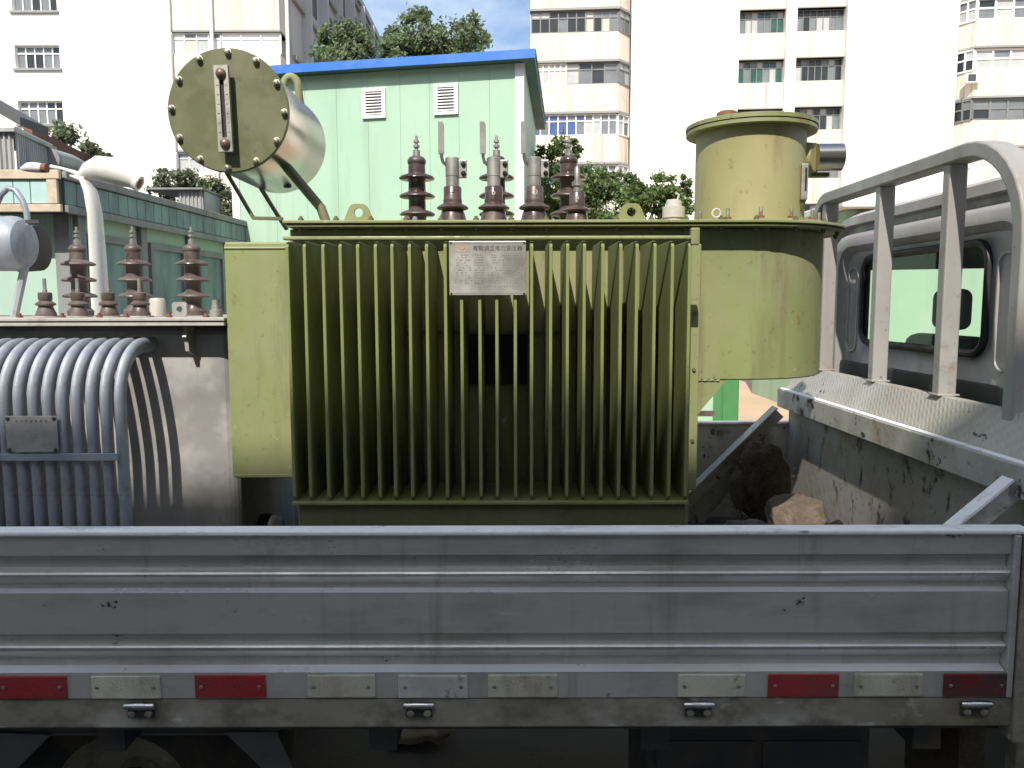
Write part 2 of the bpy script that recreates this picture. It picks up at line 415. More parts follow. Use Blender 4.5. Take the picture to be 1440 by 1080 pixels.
mat('leaf_grey', (0.16, 0.185, 0.105), 0.6, var=0.3, vscale=1.5, island=0.5)
mat('wall_behind', (0.50, 0.49, 0.46), 0.85, var=0.06, vscale=0.4)

for nm in ('leaf_mid', 'leaf_far', 'leaf_shrub', 'leaf_grey'):
    nt = M[nm].node_tree; pb = nt.nodes['Principled BSDF']; ou = nt.nodes['Material Output']
    tl_ = nt.nodes.new('ShaderNodeBsdfTranslucent'); mx_ = nt.nodes.new('ShaderNodeMixShader'); mx_.inputs['Fac'].default_value = 0.45
    src = pb.inputs['Base Color'].links[0].from_socket
    nt.links.new(src, tl_.inputs['Color']); nt.links.new(pb.outputs['BSDF'], mx_.inputs[1]); nt.links.new(tl_.outputs['BSDF'], mx_.inputs[2])
    nt.links.new(mx_.outputs['Shader'], ou.inputs['Surface'])

def glass_mat(name, tint, mixv):
    m = bpy.data.materials.new(name); M[name] = m
    m.use_nodes = True
    n, l = m.node_tree.nodes, m.node_tree.links
    n.clear()
    out = n.new('ShaderNodeOutputMaterial')
    tr = n.new('ShaderNodeBsdfTransparent'); tr.inputs['Color'].default_value = (*tint, 1)
    gl = n.new('ShaderNodeBsdfGlossy'); gl.inputs['Roughness'].default_value = 0.02
    fr = n.new('ShaderNodeFresnel'); fr.inputs['IOR'].default_value = mixv
    mx = n.new('ShaderNodeMixShader')
    l.new(fr.outputs['Fac'], mx.inputs['Fac']); l.new(tr.outputs['BSDF'], mx.inputs[1]); l.new(gl.outputs['BSDF'], mx.inputs[2])
    l.new(mx.outputs['Shader'], out.inputs['Surface'])
glass_mat('cab_glass', (0.82, 0.88, 0.84), 1.5)

# tread plate: raised diagonal lozenges as fine relief
m = mat('tread_plate', (0.44, 0.43, 0.40), 0.45, 0.3, var=0.06, vscale=6, dirt=[((0.32, 0.30, 0.25), 0.34, 4, S1, 1.2), ((0.05, 0.05, 0.045), 0.16, 20, (1, 0.7, 1), 0.12)])
n, l = m.node_tree.nodes, m.node_tree.links
tc = n.new('ShaderNodeTexCoord'); mp = n.new('ShaderNodeMapping'); mp.inputs['Rotation'].default_value = (R(45), 0, 0)
ck = n.new('ShaderNodeTexWave'); ck.inputs['Scale'].default_value = 20; ck.bands_direction = 'Y'; ck.inputs['Distortion'].default_value = 0.6
ck2 = n.new('ShaderNodeTexWave'); ck2.inputs['Scale'].default_value = 9; ck2.bands_direction = 'Z'
mu = n.new('ShaderNodeMath'); mu.operation = 'MULTIPLY'
bp = n.new('ShaderNodeBump'); bp.inputs['Strength'].default_value = 0.5; bp.inputs['Distance'].default_value = 0.004
l.new(tc.outputs['Object'], mp.inputs['Vector']); l.new(mp.outputs['Vector'], ck.inputs['Vector']); l.new(mp.outputs['Vector'], ck2.inputs['Vector'])
l.new(ck.outputs['Fac'], mu.inputs[0]); l.new(ck2.outputs['Fac'], mu.inputs[1]); l.new(mu.outputs[0], bp.inputs['Height'])
l.new(bp.outputs['Normal'], n['Principled BSDF'].inputs['Normal'])

# ------------------------------------------------------------------ ground
g = MB()
NG = 40
for i in range(NG + 1):
    for j in range(NG + 1):
        g.v.append(Vector((-600 + 1200 * i / NG, -300 + 1200 * j / NG, 0)))
for i in range(NG):
    for j in range(NG):
        a = i * (NG + 1) + j
        g.f.append((a, a + NG + 1, a + NG + 2, a + 1))
kind(g.build('ground', 'ground', smooth=0), 'structure')

kind(MB().box(-1.5, 60, 7.5, 49, -0.2, 0.02).build('pavement', 'paving', smooth=0), 'structure')

# ------------------------------------------------------------------ buildings
class Facade:
    """u runs to the right along the wall, n outwards, z up"""
    def __init__(self, O, deg):
        self.O = Vector((O[0], O[1], 0)); a = R(deg)
        self.U = Vector((math.cos(a), -math.sin(a), 0)); self.N = Vector((-math.sin(a), -math.cos(a), 0))
    def T(self, u, n, z):
        return self.O + self.U * u + self.N * n + Vector((0, 0, z))
    def px(self, px, py, n=0.0):
        r = ray(px, py); o = Vector((0, 0, EYE)) - (self.O + self.N * n)
        t = -o.dot(self.N) / r.dot(self.N)
        h = Vector((0, 0, EYE)) + r * t - self.O
        return h.dot(self.U), h.z
    def u(self, px, py=200, n=0.0): return self.px(px, py, n)[0]
    def z(self, px, py, n=0.0): return self.px(px, py, n)[1]

def window(fc, root, u0, u1, z0, z1, n, cols, transom, frame, tones, rnd, th=0.07, extra=None, T=None):
    T = T or fc.T
    w = MB()
    w.box(u0, u1, n, n + 0.12, z0, z0 + th, T).box(u0, u1, n, n + 0.12, z1 - th, z1, T)
    du = (u1 - u0) / cols
    for i in range(cols + 1):
        c = u0 + du * i
        e = th / 2 if 0 < i < cols else th * 0.6
        w.box(c - e, c + e, n + 0.003, n + 0.10, z0 + th, z1 - th, T)
    zt = z0 + (z1 - z0) * transom
    if transom < 1:
        for i in range(cols):
            w.box(u0 + du * i + th / 2, u0 + du * (i + 1) - th / 2, n + 0.006, n + 0.09, zt - th / 2, zt + th / 2, T)
    win = w.build('window', frame, root, smooth=0)
    for i in range(cols):
        for (a, b) in (((z0, zt), (zt, z1)) if transom < 1 else ((z0, z1),)):
            k = rnd.choice(tones)
            if k is None: continue
            q = MB().box(u0 + du * i + 0.01, u0 + du * (i + 1) - 0.01, n + 0.02, n + 0.045, a + 0.01, b - 0.01, T)
            q.build('pane', k, win, smooth=0)
    return win

rb = random.Random(11)
# --- white apartment block behind the transformers, right
O = P(742, 428, 52)
fc = Facade((O.x, O.y), 4.5)
root = thing('apartment_building', 'tall white apartment block with stained cream spandrels and glazed loggias, right of the blue roof', 'building', (O.x + 12, O.y + 6, 0))
H = 31.0
MB().box(0.15, 36, -12, -0.8, 0, H, fc.T).build('wall', 'wall_white', root, smooth=0)
MB().box(-0.1, 36.1, -12.1, 0.1, H, H + 0.6, fc.T).build('parapet', 'wall_cream', root, smooth=0)
# blank piers
for k, (a, b, nn) in enumerate(((888, 1038, 0.3), (1104, 1119, 0.15), (1188, 1343, 0.3))):
    MB().box(fc.u(a, 100), fc.u(b, 100), -0.79, nn, 0, H, fc.T).build('wall_panel', 'wall_white', root, smooth=0)
floor_h = (fc.z(810, 22) - fc.z(810, 165)) / 2.0
zt0 = fc.z(810, 165)                 # window head of one storey
zb0 = fc.z(810, 195)
ua, ub = 0.25, fc.u(886, 100)
rows = [-3, -2, -1, 0, 1, 2, 3, 4, 5]
for r_ in rows:
    zt, zb = zt0 + r_ * floor_h, zb0 + r_ * floor_h
    if zb < 1 or zt > H: continue
    # bay with a chamfered right corner
    zs = zb - floor_h + (zt0 - zb0)
    z_low = max(0.0, zs)
    pts = [(ua, -0.79), (ub, -0.79), (ub, -0.1), (ub - 0.75, 0.9), (ua, 0.9)]
    MB().prism(pts, z_low, zb - 0.004, 'z', fc.T).build('spandrel', 'wall_cream', root, smooth=0)
    MB().prism([(ua, -0.6), (ub + 0.05, -0.6), (ub + 0.05, -0.05), (ub - 0.7, 1.0), (ua - 0.05, 1.0)], zt, zt + 0.14, 'z', fc.T).build('ledge', 'slab_grey', root, smooth=0)
    mid = ua + (ub - ua) * (0.55 if r_ != 1 else 0.36)
    if r_ == 0:
        tl, fl, tr_, fr_ = ['pane_blue', 'pane_blue', 'pane_blue', 'pane_grey'], 'win_frame_white', ['pane_grey', 'pane_pale', 'pane_cream', 'pane_grey'], 'win_frame_white'
    elif r_ == 1:
        tl, fl, tr_, fr_ = ['pane_pale', 'pane_cream', 'pane_cream', 'pane_pale'], 'win_frame_white', ['pane_dark', 'pane_grey', 'pane_pale', 'pane_grey'], 'win_frame_grey'
    elif r_ == -1:
        tl, fl, tr_, fr_ = ['pane_green', 'pane_grey'], 'win_frame_white', ['pane_pale', 'pane_green', 'pane_grey'], 'win_frame_white'
    else:
        tl, fl, tr_, fr_ = ['pane_grey', 'pane_dark', 'pane_grey', 'pane_pale'], 'win_frame_grey', ['pane_grey', 'pane_grey', 'pane_pale', 'pane_cream', 'pane_dark'], 'win_frame_grey'
    window(fc, root, ua + 0.05, mid, zb, zt - 0.004, 0.72, 6, 0.68, fl, tl, rb)
    window(fc, root, mid + 0.01, ub - 0.8, zb, zt - 0.004, 0.70, 4, 0.68, fr_, tr_, rb)
    # chamfer window
    A = fc.T(ub - 0.76, 0.78, 0); B = fc.T(ub - 0.06, -0.12, 0); ud = (B - A); L = ud.length; ud.normalize(); nd = Vector((ud.y, -ud.x, 0))
    if nd.dot(fc.N) < 0: nd = -nd
    window(fc, root, 0, L, zb, zt - 0.004, 0.0, 2, 0.68, fr_, ['pane_grey', 'pane_pale'], rb,
           T=lambda u, n_, z, A=A, ud=ud, nd=nd: A + ud * u + nd * n_ + Vector((0, 0, z)))
# middle stair windows
for (a, b, off, tset) in ((1039, 1103, 0, 0), (1120, 1187, 1, 1)):
    u0, u1 = fc.u(a, 100, -0.1), fc.u(b, 100, -0.1)
    zh, zl = fc.z(a, 86, -0.1), fc.z(a, 118, -0.1)
    if off: zh, zl = fc.z(a, 83, -0.1), fc.z(a, 115, -0.1)
    fh = fc.z(a, 17, -0.1) - fc.z(a, 87, -0.1)
    for r_ in range(-4, 4):
        zt, zb = zh + r_ * fh, zl + r_ * fh
        if zb < 0.5 or zt > H: continue
        MB().box(u0, u1, -0.79, -0.06, max(0, zb - fh + (zh - zl)), zb - 0.004, fc.T).build('spandrel', 'wall_cream', root, smooth=0)
        MB().box(u0, u1, -0.785, -0.03, zt, zt + 0.07, fc.T).build('ledge', 'slab_grey', root, smooth=0)
        tones = (['pane_green', 'pane_grey', 'pane_pale', 'pane_green', 'pane_grey'] if tset == 0 else ['pane_grey', 'pane_dark', 'pane_grey', 'pane_pale', 'pane_dark'])
        window(fc, root, u0 + 0.02, u1 - 0.02, zb, zt - 0.004, -0.5, 7, 0.7, 'win_frame_grey', tones, rb, th=0.05)
# right loggias with white frames
u0 = fc.u(1345, 100); u1 = u0 + 9.0
zh, zl = fc.z(1400, 75), fc.z(1400, 106); fh = fc.z(1400, 5) - fc.z(1400, 75)
for r_ in range(-4, 4):
    zt, zb = zh + r_ * fh, zl + r_ * fh
    if zb < 0.5 or zt > H: continue
    MB().prism([(u0, -0.79), (u1, -0.79), (u1, 0.9), (u0 + 0.7, 0.9), (u0, 0.0)], max(0, zb - fh + (zh - zl)), zb - 0.004, 'z', fc.T).build('spandrel', 'wall_cream', root, smooth=0)
    MB().prism([(u0 - 0.05, -0.6), (u1, -0.6), (u1, 1.0), (u0 + 0.65, 1.0), (u0 - 0.05, 0.05)], zt, zt + 0.12, 'z', fc.T).build('ledge', 'slab_grey', root, smooth=0)
    if r_ == -1:
        tt, ff = ['pane_dark', 'pane_grey', 'pane_pale', 'pane_grey'], 'win_frame_grey'
    else:
        tt, ff = ['pane_grey', 'pane_pale', 'pane_grey', 'pane_dark', 'pane_pale'], 'win_frame_white'
    window(fc, root, u0 + 0.72, u1 - 0.1, zb, zt - 0.004, 0.72, 8, 0.55, ff, tt, rb, th=0.12)
    A = fc.T(u0 + 0.04, 0.0, 0); B = fc.T(u0 + 0.70, 0.80, 0); ud = (B - A); L = ud.length; ud.normalize(); nd = Vector((ud.y, -ud.x, 0))
    if nd.dot(fc.N) < 0: nd = -nd
    window(fc, root, 0, L, zb, zt - 0.004, 0.0, 2, 0.55, ff, tt, rb, th=0.1,
           T=lambda u, n_, z, A=A, ud=ud, nd=nd: A + ud * u + nd * n_ + Vector((0, 0, z)))
# air conditioner on the facade
p = fc.px(1365, 112, 0.95)
ac = MB().box(p[0] - 0.35, p[0] + 0.45, 0.92, 1.25, p[1] - 0.3, p[1] + 0.25, fc.T).build('air_conditioner', 'trim_white', root, smooth=0, bevel=0.03)
MB().box(p[0] - 0.25, p[0] + 0.2, 1.252, 1.27, p[1] - 0.22, p[1] + 0.18, fc.T).build('grille', 'joint_dark', ac, smooth=0)

# --- white block on the left with a long shaded side wall
O = P(412, 428, 45)
fl = Facade((O.x, O.y), 0)
HL = PZ(543, 75, -O.x * 0 + 78)
root = thing('apartment_building', 'white apartment block with a long grey side wall, behind the green oil conservator', 'building', (O.x - 8, O.y + 10, 0))
MB().box(-30, 0, -33, -0.6, 0, HL, fl.T).build('wall', 'wall_white', root, smooth=0)
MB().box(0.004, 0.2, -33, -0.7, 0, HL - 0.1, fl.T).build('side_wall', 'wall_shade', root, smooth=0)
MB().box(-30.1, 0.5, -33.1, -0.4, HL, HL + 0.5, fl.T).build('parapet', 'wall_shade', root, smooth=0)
# ribs, slabs and openings on the side wall
for k in range(7):
    y0 = -3 - k * 4.4
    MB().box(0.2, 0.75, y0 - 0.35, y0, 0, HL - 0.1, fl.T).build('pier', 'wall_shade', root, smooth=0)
for k in range(8):
    zz = 2.6 + k * 3.2
    MB().box(0.2, 0.42, -32.9, -0.8, zz, zz + 0.25, fl.T).build('ledge', 'slab_grey', root, smooth=0)
    if zz + 2 > HL: continue
    for j in range(6):
        y0 = -4.0 - j * 4.4
        w = MB().box(0.205, 0.24, y0 - 2.6, y0 - 0.5, zz + 0.9, zz + 2.4, fl.T).build('window', 'pane_dark', root, smooth=0)
        MB().box(0.242, 0.28, y0 - 1.6, y0 - 1.5, zz + 0.9, zz + 2.4, fl.T).build('window_frame', 'win_frame_grey', w, smooth=0)
# blank front wall with small windows
ul = fl.u(250, 100)
z_rows = [(fl.z(50, 62), fl.z(50, 95)), (fl.z(50, 140), fl.z(50, 173)), (fl.z(50, -18), fl.z(50, 14)), (fl.z(50, 218), fl.z(50, 251))]
wu0, wu1 = fl.u(22, 80), fl.u(85, 80)
edges = sorted(set([0.0, HL - 0.05] + [z for a, b in z_rows for z in (a, b)]))
MB().box(-30, wu0, -0.59, 0, 0, HL - 0.05, fl.T).build('wall_panel', 'wall_white', root, smooth=0)
MB().box(wu1, ul, -0.59, 0, 0, HL - 0.05, fl.T).build('wall_panel', 'wall_white', root, smooth=0)
for i in range(0, len(edges), 2):
    MB().box(wu0, wu1, -0.59, 0.0, edges[i], edges[i + 1], fl.T).build('wall_panel', 'wall_white', root, smooth=0)
for (zt, zb) in z_rows:
    window(fl, root, wu0, wu1, zb, zt, -0.3, 5, 0.68, 'win_frame_white', ['pane_grey', 'pane_dark', 'pane_grey'], rb, th=0.07)
    MB().box(wu0 - 0.1, wu1 + 0.1, 0.002, 0.12, zb - 0.12, zb, fl.T).build('sill', 'slab_grey', root, smooth=0)
# glazed balconies
u0, u1 = fl.u(252, 60), -0.02
zh, zl = fl.z(330, 52), fl.z(330, 83); fh = 3.15
for r_ in range(-5, 3):
    zt, zb = zh + r_ * fh, zl + r_ * fh
    if zb < 0.5 or zt > HL: continue
    MB().box(u0, u1, -0.59, 0.9, max(0, zb - fh + (zh - zl)), zb - 0.004, fl.T).build('spandrel', 'wall_cream', root, smooth=0)
    MB().box(u0, u1 + 0.05, -0.55, 0.95, zt, zt + 0.1, fl.T).build('ledge', 'slab_grey', root, smooth=0)
    tones = ['pane_pale', 'pane_grey', 'pane_cream', 'trim_white'] if r_ > -1 else ['pane_blue', 'pane_grey', 'pane_pale']
    window(fl, root, u0, (u0 + u1) / 2 - 0.3, zb, zt - 0.004, 0.7, 4, 0.72, 'win_frame_white', tones, rb)
    window(fl, root, (u0 + u1) / 2 - 0.25, u1, zb, zt - 0.004, 0.7, 3, 0.72, 'win_frame_white', ['trim_white', 'pane_pale', 'trim_white'], rb)
for k, x in enumerate((251, 309, 413)):
    c = fl.T(fl.u(x, 60), 1.05, 0)
    MB().tube([(c.x, c.y, 0.2), (c.x, c.y, HL - 0.3)], 0.10, 8).build('drain_pipe', 'trim_white', root)

# --- green shed with the blue roof
C0 = P(735, 300, 12.0)
ph = R(11)
Uf = Vector((-math.cos(ph), math.sin(ph), 0)); Nf = Vector((-math.sin(ph), -math.cos(ph), 0))
ps_ = R(4)
Us = Vector((math.sin(ps_), math.cos(ps_), 0))
root = thing('green_shed', 'pale green shed with bright blue roof edge and two white louvred vents', 'building', (C0.x - 2.5, C0.y + 2.5, 0))
O2 = Vector((C0.x, C0.y, 0))
def TS(u, n_, z): return O2 + Uf * u + Nf * n_ + Vector((0, 0, z))
zt = PZ(735, 88, 12.0)
def sh(px, py, n_=0.0):
    r = ray(px, py); o = Vector((0, 0, EYE)) - (O2 + Nf * n_); t = -o.dot(Nf) / r.dot(Nf)
    h = Vector((0, 0, EYE)) + r * t - O2
    return h.dot(Uf), h.z
LEN = sh(331, 260)[0]
DEP = 4.3
b0, b1, b2, b3 = TS(0, 0, 0), TS(LEN, 0, 0), TS(LEN, 0, 0) + Us * DEP, TS(0, 0, 0) + Us * DEP
core = MB().prism([(p.x, p.y) for p in (b0, b1, b2, b3)], 0, zt, 'z').build('wall_core', 'wall_green_pale', root, smooth=0)
# front sheets with standing seams
seams = [0.0] + [sh(x, 200)[0] for x in (690, 647, 606, 565, 520, 476, 432, 388)] + [LEN]
for a, b in zip(seams[:-1], seams[1:]):
    MB().box(a + 0.001, b - 0.001, 0.002, 0.03, 0, zt - 0.01, TS).build('wall_panel', 'wall_green', root, smooth=0, bevel=0.003)
for k in range(4):
    a, b = DEP * k / 4, DEP * (k + 1) / 4
    Ns = Vector((Us.y, -Us.x, 0))
    MB().box(a + 0.005, b - 0.005, 0.002, 0.03, 0, zt - 0.01, lambda u, n_, z: O2 + Us * u + Ns * n_ + Vector((0, 0, z))).build('wall_panel', 'wall_green', root, smooth=0)
MB().box(-0.035, 0.10, 0.031, 0.05, 0, zt - 0.02, TS).build('corner_trim', 'trim_white', root, smooth=0)
MB().box(LEN - 0.10, LEN + 0.03, 0.031, 0.05, 0, zt - 0.02, TS).build('corner_trim', 'trim_white', root, smooth=0)
zr = PZ(735, 72, 12.0 - 0.15)
q = [TS(-0.22, 0.22, 0), TS(LEN + 0.2, 0.22, 0), TS(LEN + 0.2, 0, 0) + Us * (DEP + 0.2), TS(-0.22, 0, 0) + Us * (DEP + 0.2)]
roof = MB().prism([(p.x, p.y) for p in q], zt - 0.005, zr - 0.02, 'z').build('roof', 'roof_under', root, smooth=0)
MB().box(-0.235, LEN + 0.21, 0.222, 0.235, zt - 0.012, zr, TS).build('fascia', 'roof_blue', roof, smooth=0)
q2 = [TS(-0.24, 0.22, 0), TS(LEN + 0.22, 0.22, 0), TS(LEN + 0.22, 0, 0) + Us * (DEP + 0.22), TS(-0.24, 0, 0) + Us * (DEP + 0.22)]
MB().prism([(p.x, p.y) for p in q2], zr - 0.018, zr, 'z').build('roof_sheet', 'roof_blue', roof, smooth=0)
for (x0, y0, x1, y1) in ((510, 124, 543, 166), (611, 118, 645, 161)):
    a, za = sh(x1, (y0 + y1) / 2, 0.05)[0], sh((x0 + x1) / 2, y0, 0.05)[1]
    b, zb = sh(x0, (y0 + y1) / 2, 0.05)[0], sh((x0 + x1) / 2, y1, 0.05)[1]
    w = 0.045
    fr = MB()
    fr.box(a, b, 0.032, 0.07, zb, zb + w, TS).box(a, b, 0.032, 0.07, za - w, za, TS)
    fr.box(a, a + w * 1.3, 0.034, 0.068, zb + w, za - w, TS).box(b - w * 1.3, b, 0.034, 0.068, zb + w, za - w, TS)
    v = fr.build('vent', 'trim_white', root, smooth=0)
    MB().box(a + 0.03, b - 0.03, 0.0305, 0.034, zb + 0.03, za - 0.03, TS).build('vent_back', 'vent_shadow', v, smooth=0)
    nb = 8
    for i in range(nb):
        zc = zb + w + (za - zb - 2 * w) * (i + 0.5) / nb
        sl = MB()
        hh = (za - zb - 2 * w) / nb * 0.36
        sl.prism([(0.036, zc + hh), (0.040, zc + hh), (0.064, zc - hh * 0.4), (0.060, zc - hh * 0.7)], a + w * 1.3, b - w * 1.3, 'x',
                 lambda u, n_, z: TS(u, n_, z)).build('slat', 'trim_white', v, smooth=0)

# --- low building with the tiled fascia on the left
C1 = P(84, 268, 8.0)
C2 = P(385, 325, 14.2)
root = thing('low_building', 'low building with pale teal tiled fascia and shaded green walls, behind the grey transformer', 'building', (C1.x - 2, C1.y + 3, 0))
d2 = Vector((C2.x - C1.x, C2.y - C1.y, 0)); SL = d2.length; d2.normalize()
nd2 = Vector((d2.y, -d2.x, 0))
O3 = Vector((C1.x, C1.y, 0))
def TF(u, n_, z): return O3 + Vector((-u, -n_, z))                  # front: u to the left, n to the camera
def TR(u, n_, z): return O3 + d2 * u + nd2 * n_ + Vector((0, 0, z))   # side: u away from the camera
zf1, zf0 = PZ(84, 241, 8.0), PZ(84, 293, 8.0)
# fascia core, tile strips
FW = 3.2
q = [O3, O3 + Vector((-FW, 0, 0)), O3 + Vector((-FW, 0, 0)) + d2 * SL, O3 + d2 * SL]
MB().prism([(p.x, p.y) for p in q], zf0, zf1, 'z').build('fascia_core', 'joint_dark', root, smooth=0)
MB().box(-0.03, FW, 0.002, 0.05, zf1 - 0.07, zf1 + 0.02, TF).build('coping', 'concrete_edge', root, smooth=0, bevel=0.008)
MB().box(-0.03, FW, 0.002, 0.05, zf0 - 0.03, zf0 + 0.045, TF).build('coping', 'concrete_edge', root, smooth=0, bevel=0.008)
MB().box(0.0, 0.10, 0.002, 0.045, zf0 + 0.05, zf1 - 0.075, TF).build('corner_strip', 'concrete_edge', root, smooth=0, bevel=0.006)
MB().box(0.05, SL, 0.002, 0.05, zf1 - 0.06, zf1 + 0.02, TR).build('coping', 'concrete_grey', root, smooth=0, bevel=0.008)
MB().box(0.05, SL, 0.002, 0.05, zf0 - 0.03, zf0 + 0.05, TR).build('coping', 'concrete_grey', root, smooth=0, bevel=0.008)
tw = PS(23.5, 8.0)
u = 0.11
while u + tw < FW:
    MB().box(u, u + tw - 0.008, 0.002, 0.022, zf0 + 0.055, zf1 - 0.08, TF).build('tile', 'fascia_tile', root, smooth=0, bevel=0.003)
    u += tw
u = 0.06
while u + 0.2 < SL:
    MB().box(u, u + 0.192, 0.002, 0.022, zf0 + 0.06, zf1 - 0.07, TR).build('tile', 'fascia_tile_shade', root, smooth=0, bevel=0.003)
    u += 0.2
# walls under the fascia
s_ = 0.35
w0 = O3 + Vector((-s_ * 0.3, 0, 0)) + d2 * 0.35
qw = [w0, w0 + Vector((-FW + 0.5, 0, 0)), w0 + Vector((-FW + 0.5, 0, 0)) + d2 * (SL - 0.7), w0 + d2 * (SL - 0.7)]
MB().prism([(p.x, p.y) for p in qw], 0, zf0 - 0.004, 'z').build('wall', 'wall_green_pale', root, smooth=0)
def TW(u, n_, z): return w0 + d2 * u + nd2 * n_ + Vector((0, 0, z))
for k in range(5):
    a = 0.02 + k * (SL - 0.9) / 4.1
    MB().box(a, a + 0.14, 0.002, 0.06, 0, zf0 - 0.01, TW).build('column', 'concrete_grey', root, smooth=0, bevel=0.006)
    if k < 4:
        b = 0.02 + (k + 1) * (SL - 0.9) / 4.1
        w = MB()
        w.box(a + 0.24, b - 0.10, 0.002, 0.05, zf0 - 0.26, zf0 - 0.18, TW).box(a + 0.24, a + 0.31, 0.004, 0.048, 0.9, zf0 - 0.26, TW).box(b - 0.17, b - 0.10, 0.004, 0.048, 0.9, zf0 - 0.26, TW)
        w.box(a + 0.24, b - 0.10, 0.002, 0.05, 0.83, 0.9, TW)
        wi = w.build('window', 'concrete_grey', root, smooth=0)
        MB().box(a + 0.31, b - 0.17, 0.003, 0.012, 0.9, zf0 - 0.26, TW).build('pane', 'fascia_tile_shade', wi, smooth=0)
MB().box(0.0, 0.16, 0.002, 0.05, 0, zf0 - 0.01, lambda u, n_, z: w0 + Vector((-u, -n_, z))).build('column', 'concrete_grey', root, smooth=0)

# rooftop things on the low building
rt = zf1
def ribs(mb, A, B, z0, z1, pitch, dep):
    A, B = Vector(A), Vector(B); d = (B - A); L = d.length; d.normalize(); nn = Vector((d.y, -d.x, 0))
    k = int(L / pitch); pts = []
    for i in range(k + 1):
        for f_, o in ((0.0, 0), (0.3, 0), (0.5, dep), (0.8, dep)):
            t = (i + f_) * pitch
            if t <= L: pts.append(A + d * t + nn * o)
    n0 = len(pts)
    mb.add([(p.x, p.y, z0) for p in pts] + [(p.x, p.y, z1) for p in pts], [(i, i + 1, n0 + i + 1, n0 + i) for i in range(n0 - 1)])
    return mb
e = thing('roof_enclosure', 'ribbed light grey sheet enclosure on the low building roof', 'enclosure', (C1.x - 0.5, 8.7, rt))
A, B = P(-60, 230, 8.6), P(24, 230, 8.6); Cc = P(76, 230, 9.6)
zt_a, zt_b = PZ(20, 185, 8.6), PZ(76, 205, 9.6)
ribs(MB(), (A.x, A.y, 0), (B.x, B.y, 0), rt + 0.025, zt_a, 0.055, 0.02).build('front_sheet', 'sheet_ribbed', e, smooth=0)
ribs(MB(), (B.x + 0.002, B.y, 0), (Cc.x, Cc.y, 0), rt + 0.025, zt_b + 0.02, 0.055, 0.015).build('side_sheet', 'sheet_ribbed', e, smooth=0)
MB().prism([(A.x, A.y - 0.06), (B.x + 0.03, B.y - 0.06), (Cc.x + 0.05, Cc.y), (Cc.x - 1.6, Cc.y)], zt_a, zt_a + 0.04, 'z').build('cap', 'sheet_ribbed', e, smooth=0)
e2 = thing('lean_to_roof', 'dark sloping sheet roof above the ribbed enclosure', 'roof', (C1.x - 1.2, 9.6, rt))
a, b = P(-90, 105, 9.3), P(37, 178, 9.3)
MB().prism([(a.x, a.z), (b.x, b.z), (b.x, b.z + 0.10), (a.x, a.z + 0.10)], 9.2, 9.75, 'y').build('roof_sheet', 'roof_dark', e2, smooth=0)
for yy in (9.3, 9.6):
    MB().box(b.x - 0.9, b.x - 0.82, yy, yy + 0.08, rt + 0.02, b.z + 0.45, None).build('post', 'slab_grey', e2, smooth=0)
e3 = thing('roof_parapet', 'red oxide painted sloping sheet wall on the low building roof', 'parapet', (C1.x + 0.2, 12.5, rt))
a, b = P(46, 178, 10.5), P(156, 232, 14.0)
al, bl = P(46, 215, 10.5), P(156, 240, 14.0)
a2 = Vector((0.1, 0.02, 0))
MB().add([a, b, bl, al, a - a2, b - a2, bl - a2, al - a2], [(0, 1, 2, 3), (7, 6, 5, 4), (0, 4, 5, 1), (1, 5, 6, 2), (2, 6, 7, 3), (3, 7, 4, 0)]).build('sheet_wall', 'red_oxide', e3, smooth=0)
for k in range(3):
    t = 0.15 + 0.35 * k
    p0, p1 = al.lerp(bl, t), a.lerp(b, t)
    MB().box(p0.x - 0.2, p0.x - 0.12, p0.y - 0.04, p0.y + 0.04, rt + 0.01, p1.z - 0.03).build('stay', 'red_oxide', e3, smooth=0)
dpt = MB().tube([P(68, 222, 9.4), P(100, 230, 10.0), P(132, 246, 10.9)], [0.13, 0.12, 0.10], 14).build('roof_duct', 'sheet_ribbed')
tag(dpt, 'round grey duct running down the low building roof', 'duct')
sk = thing('roof_skylight', 'small grey ribbed box with flat lid at the far end of the low roof', 'roof box', (P(270, 280, 12.5).x, 12.5, rt))
a, b = P(252, 290, 12.3), P(286, 264, 12.3)
ribs(MB(), (a.x, 12.3, 0), (b.x, 12.3, 0), rt + 0.02, b.z - 0.03, 0.06, 0.02).build('front_sheet', 'sheet_ribbed', sk, smooth=0)
MB().box(a.x, b.x, 12.33, 13.0, rt + 0.02, b.z - 0.03).build('body', 'sheet_ribbed', sk, smooth=0)
MB().box(P(212, 264, 12.3).x, b.x + 0.03, 12.2, 13.1, b.z - 0.028, b.z).build('lid', 'concrete_grey', sk, smooth=0)

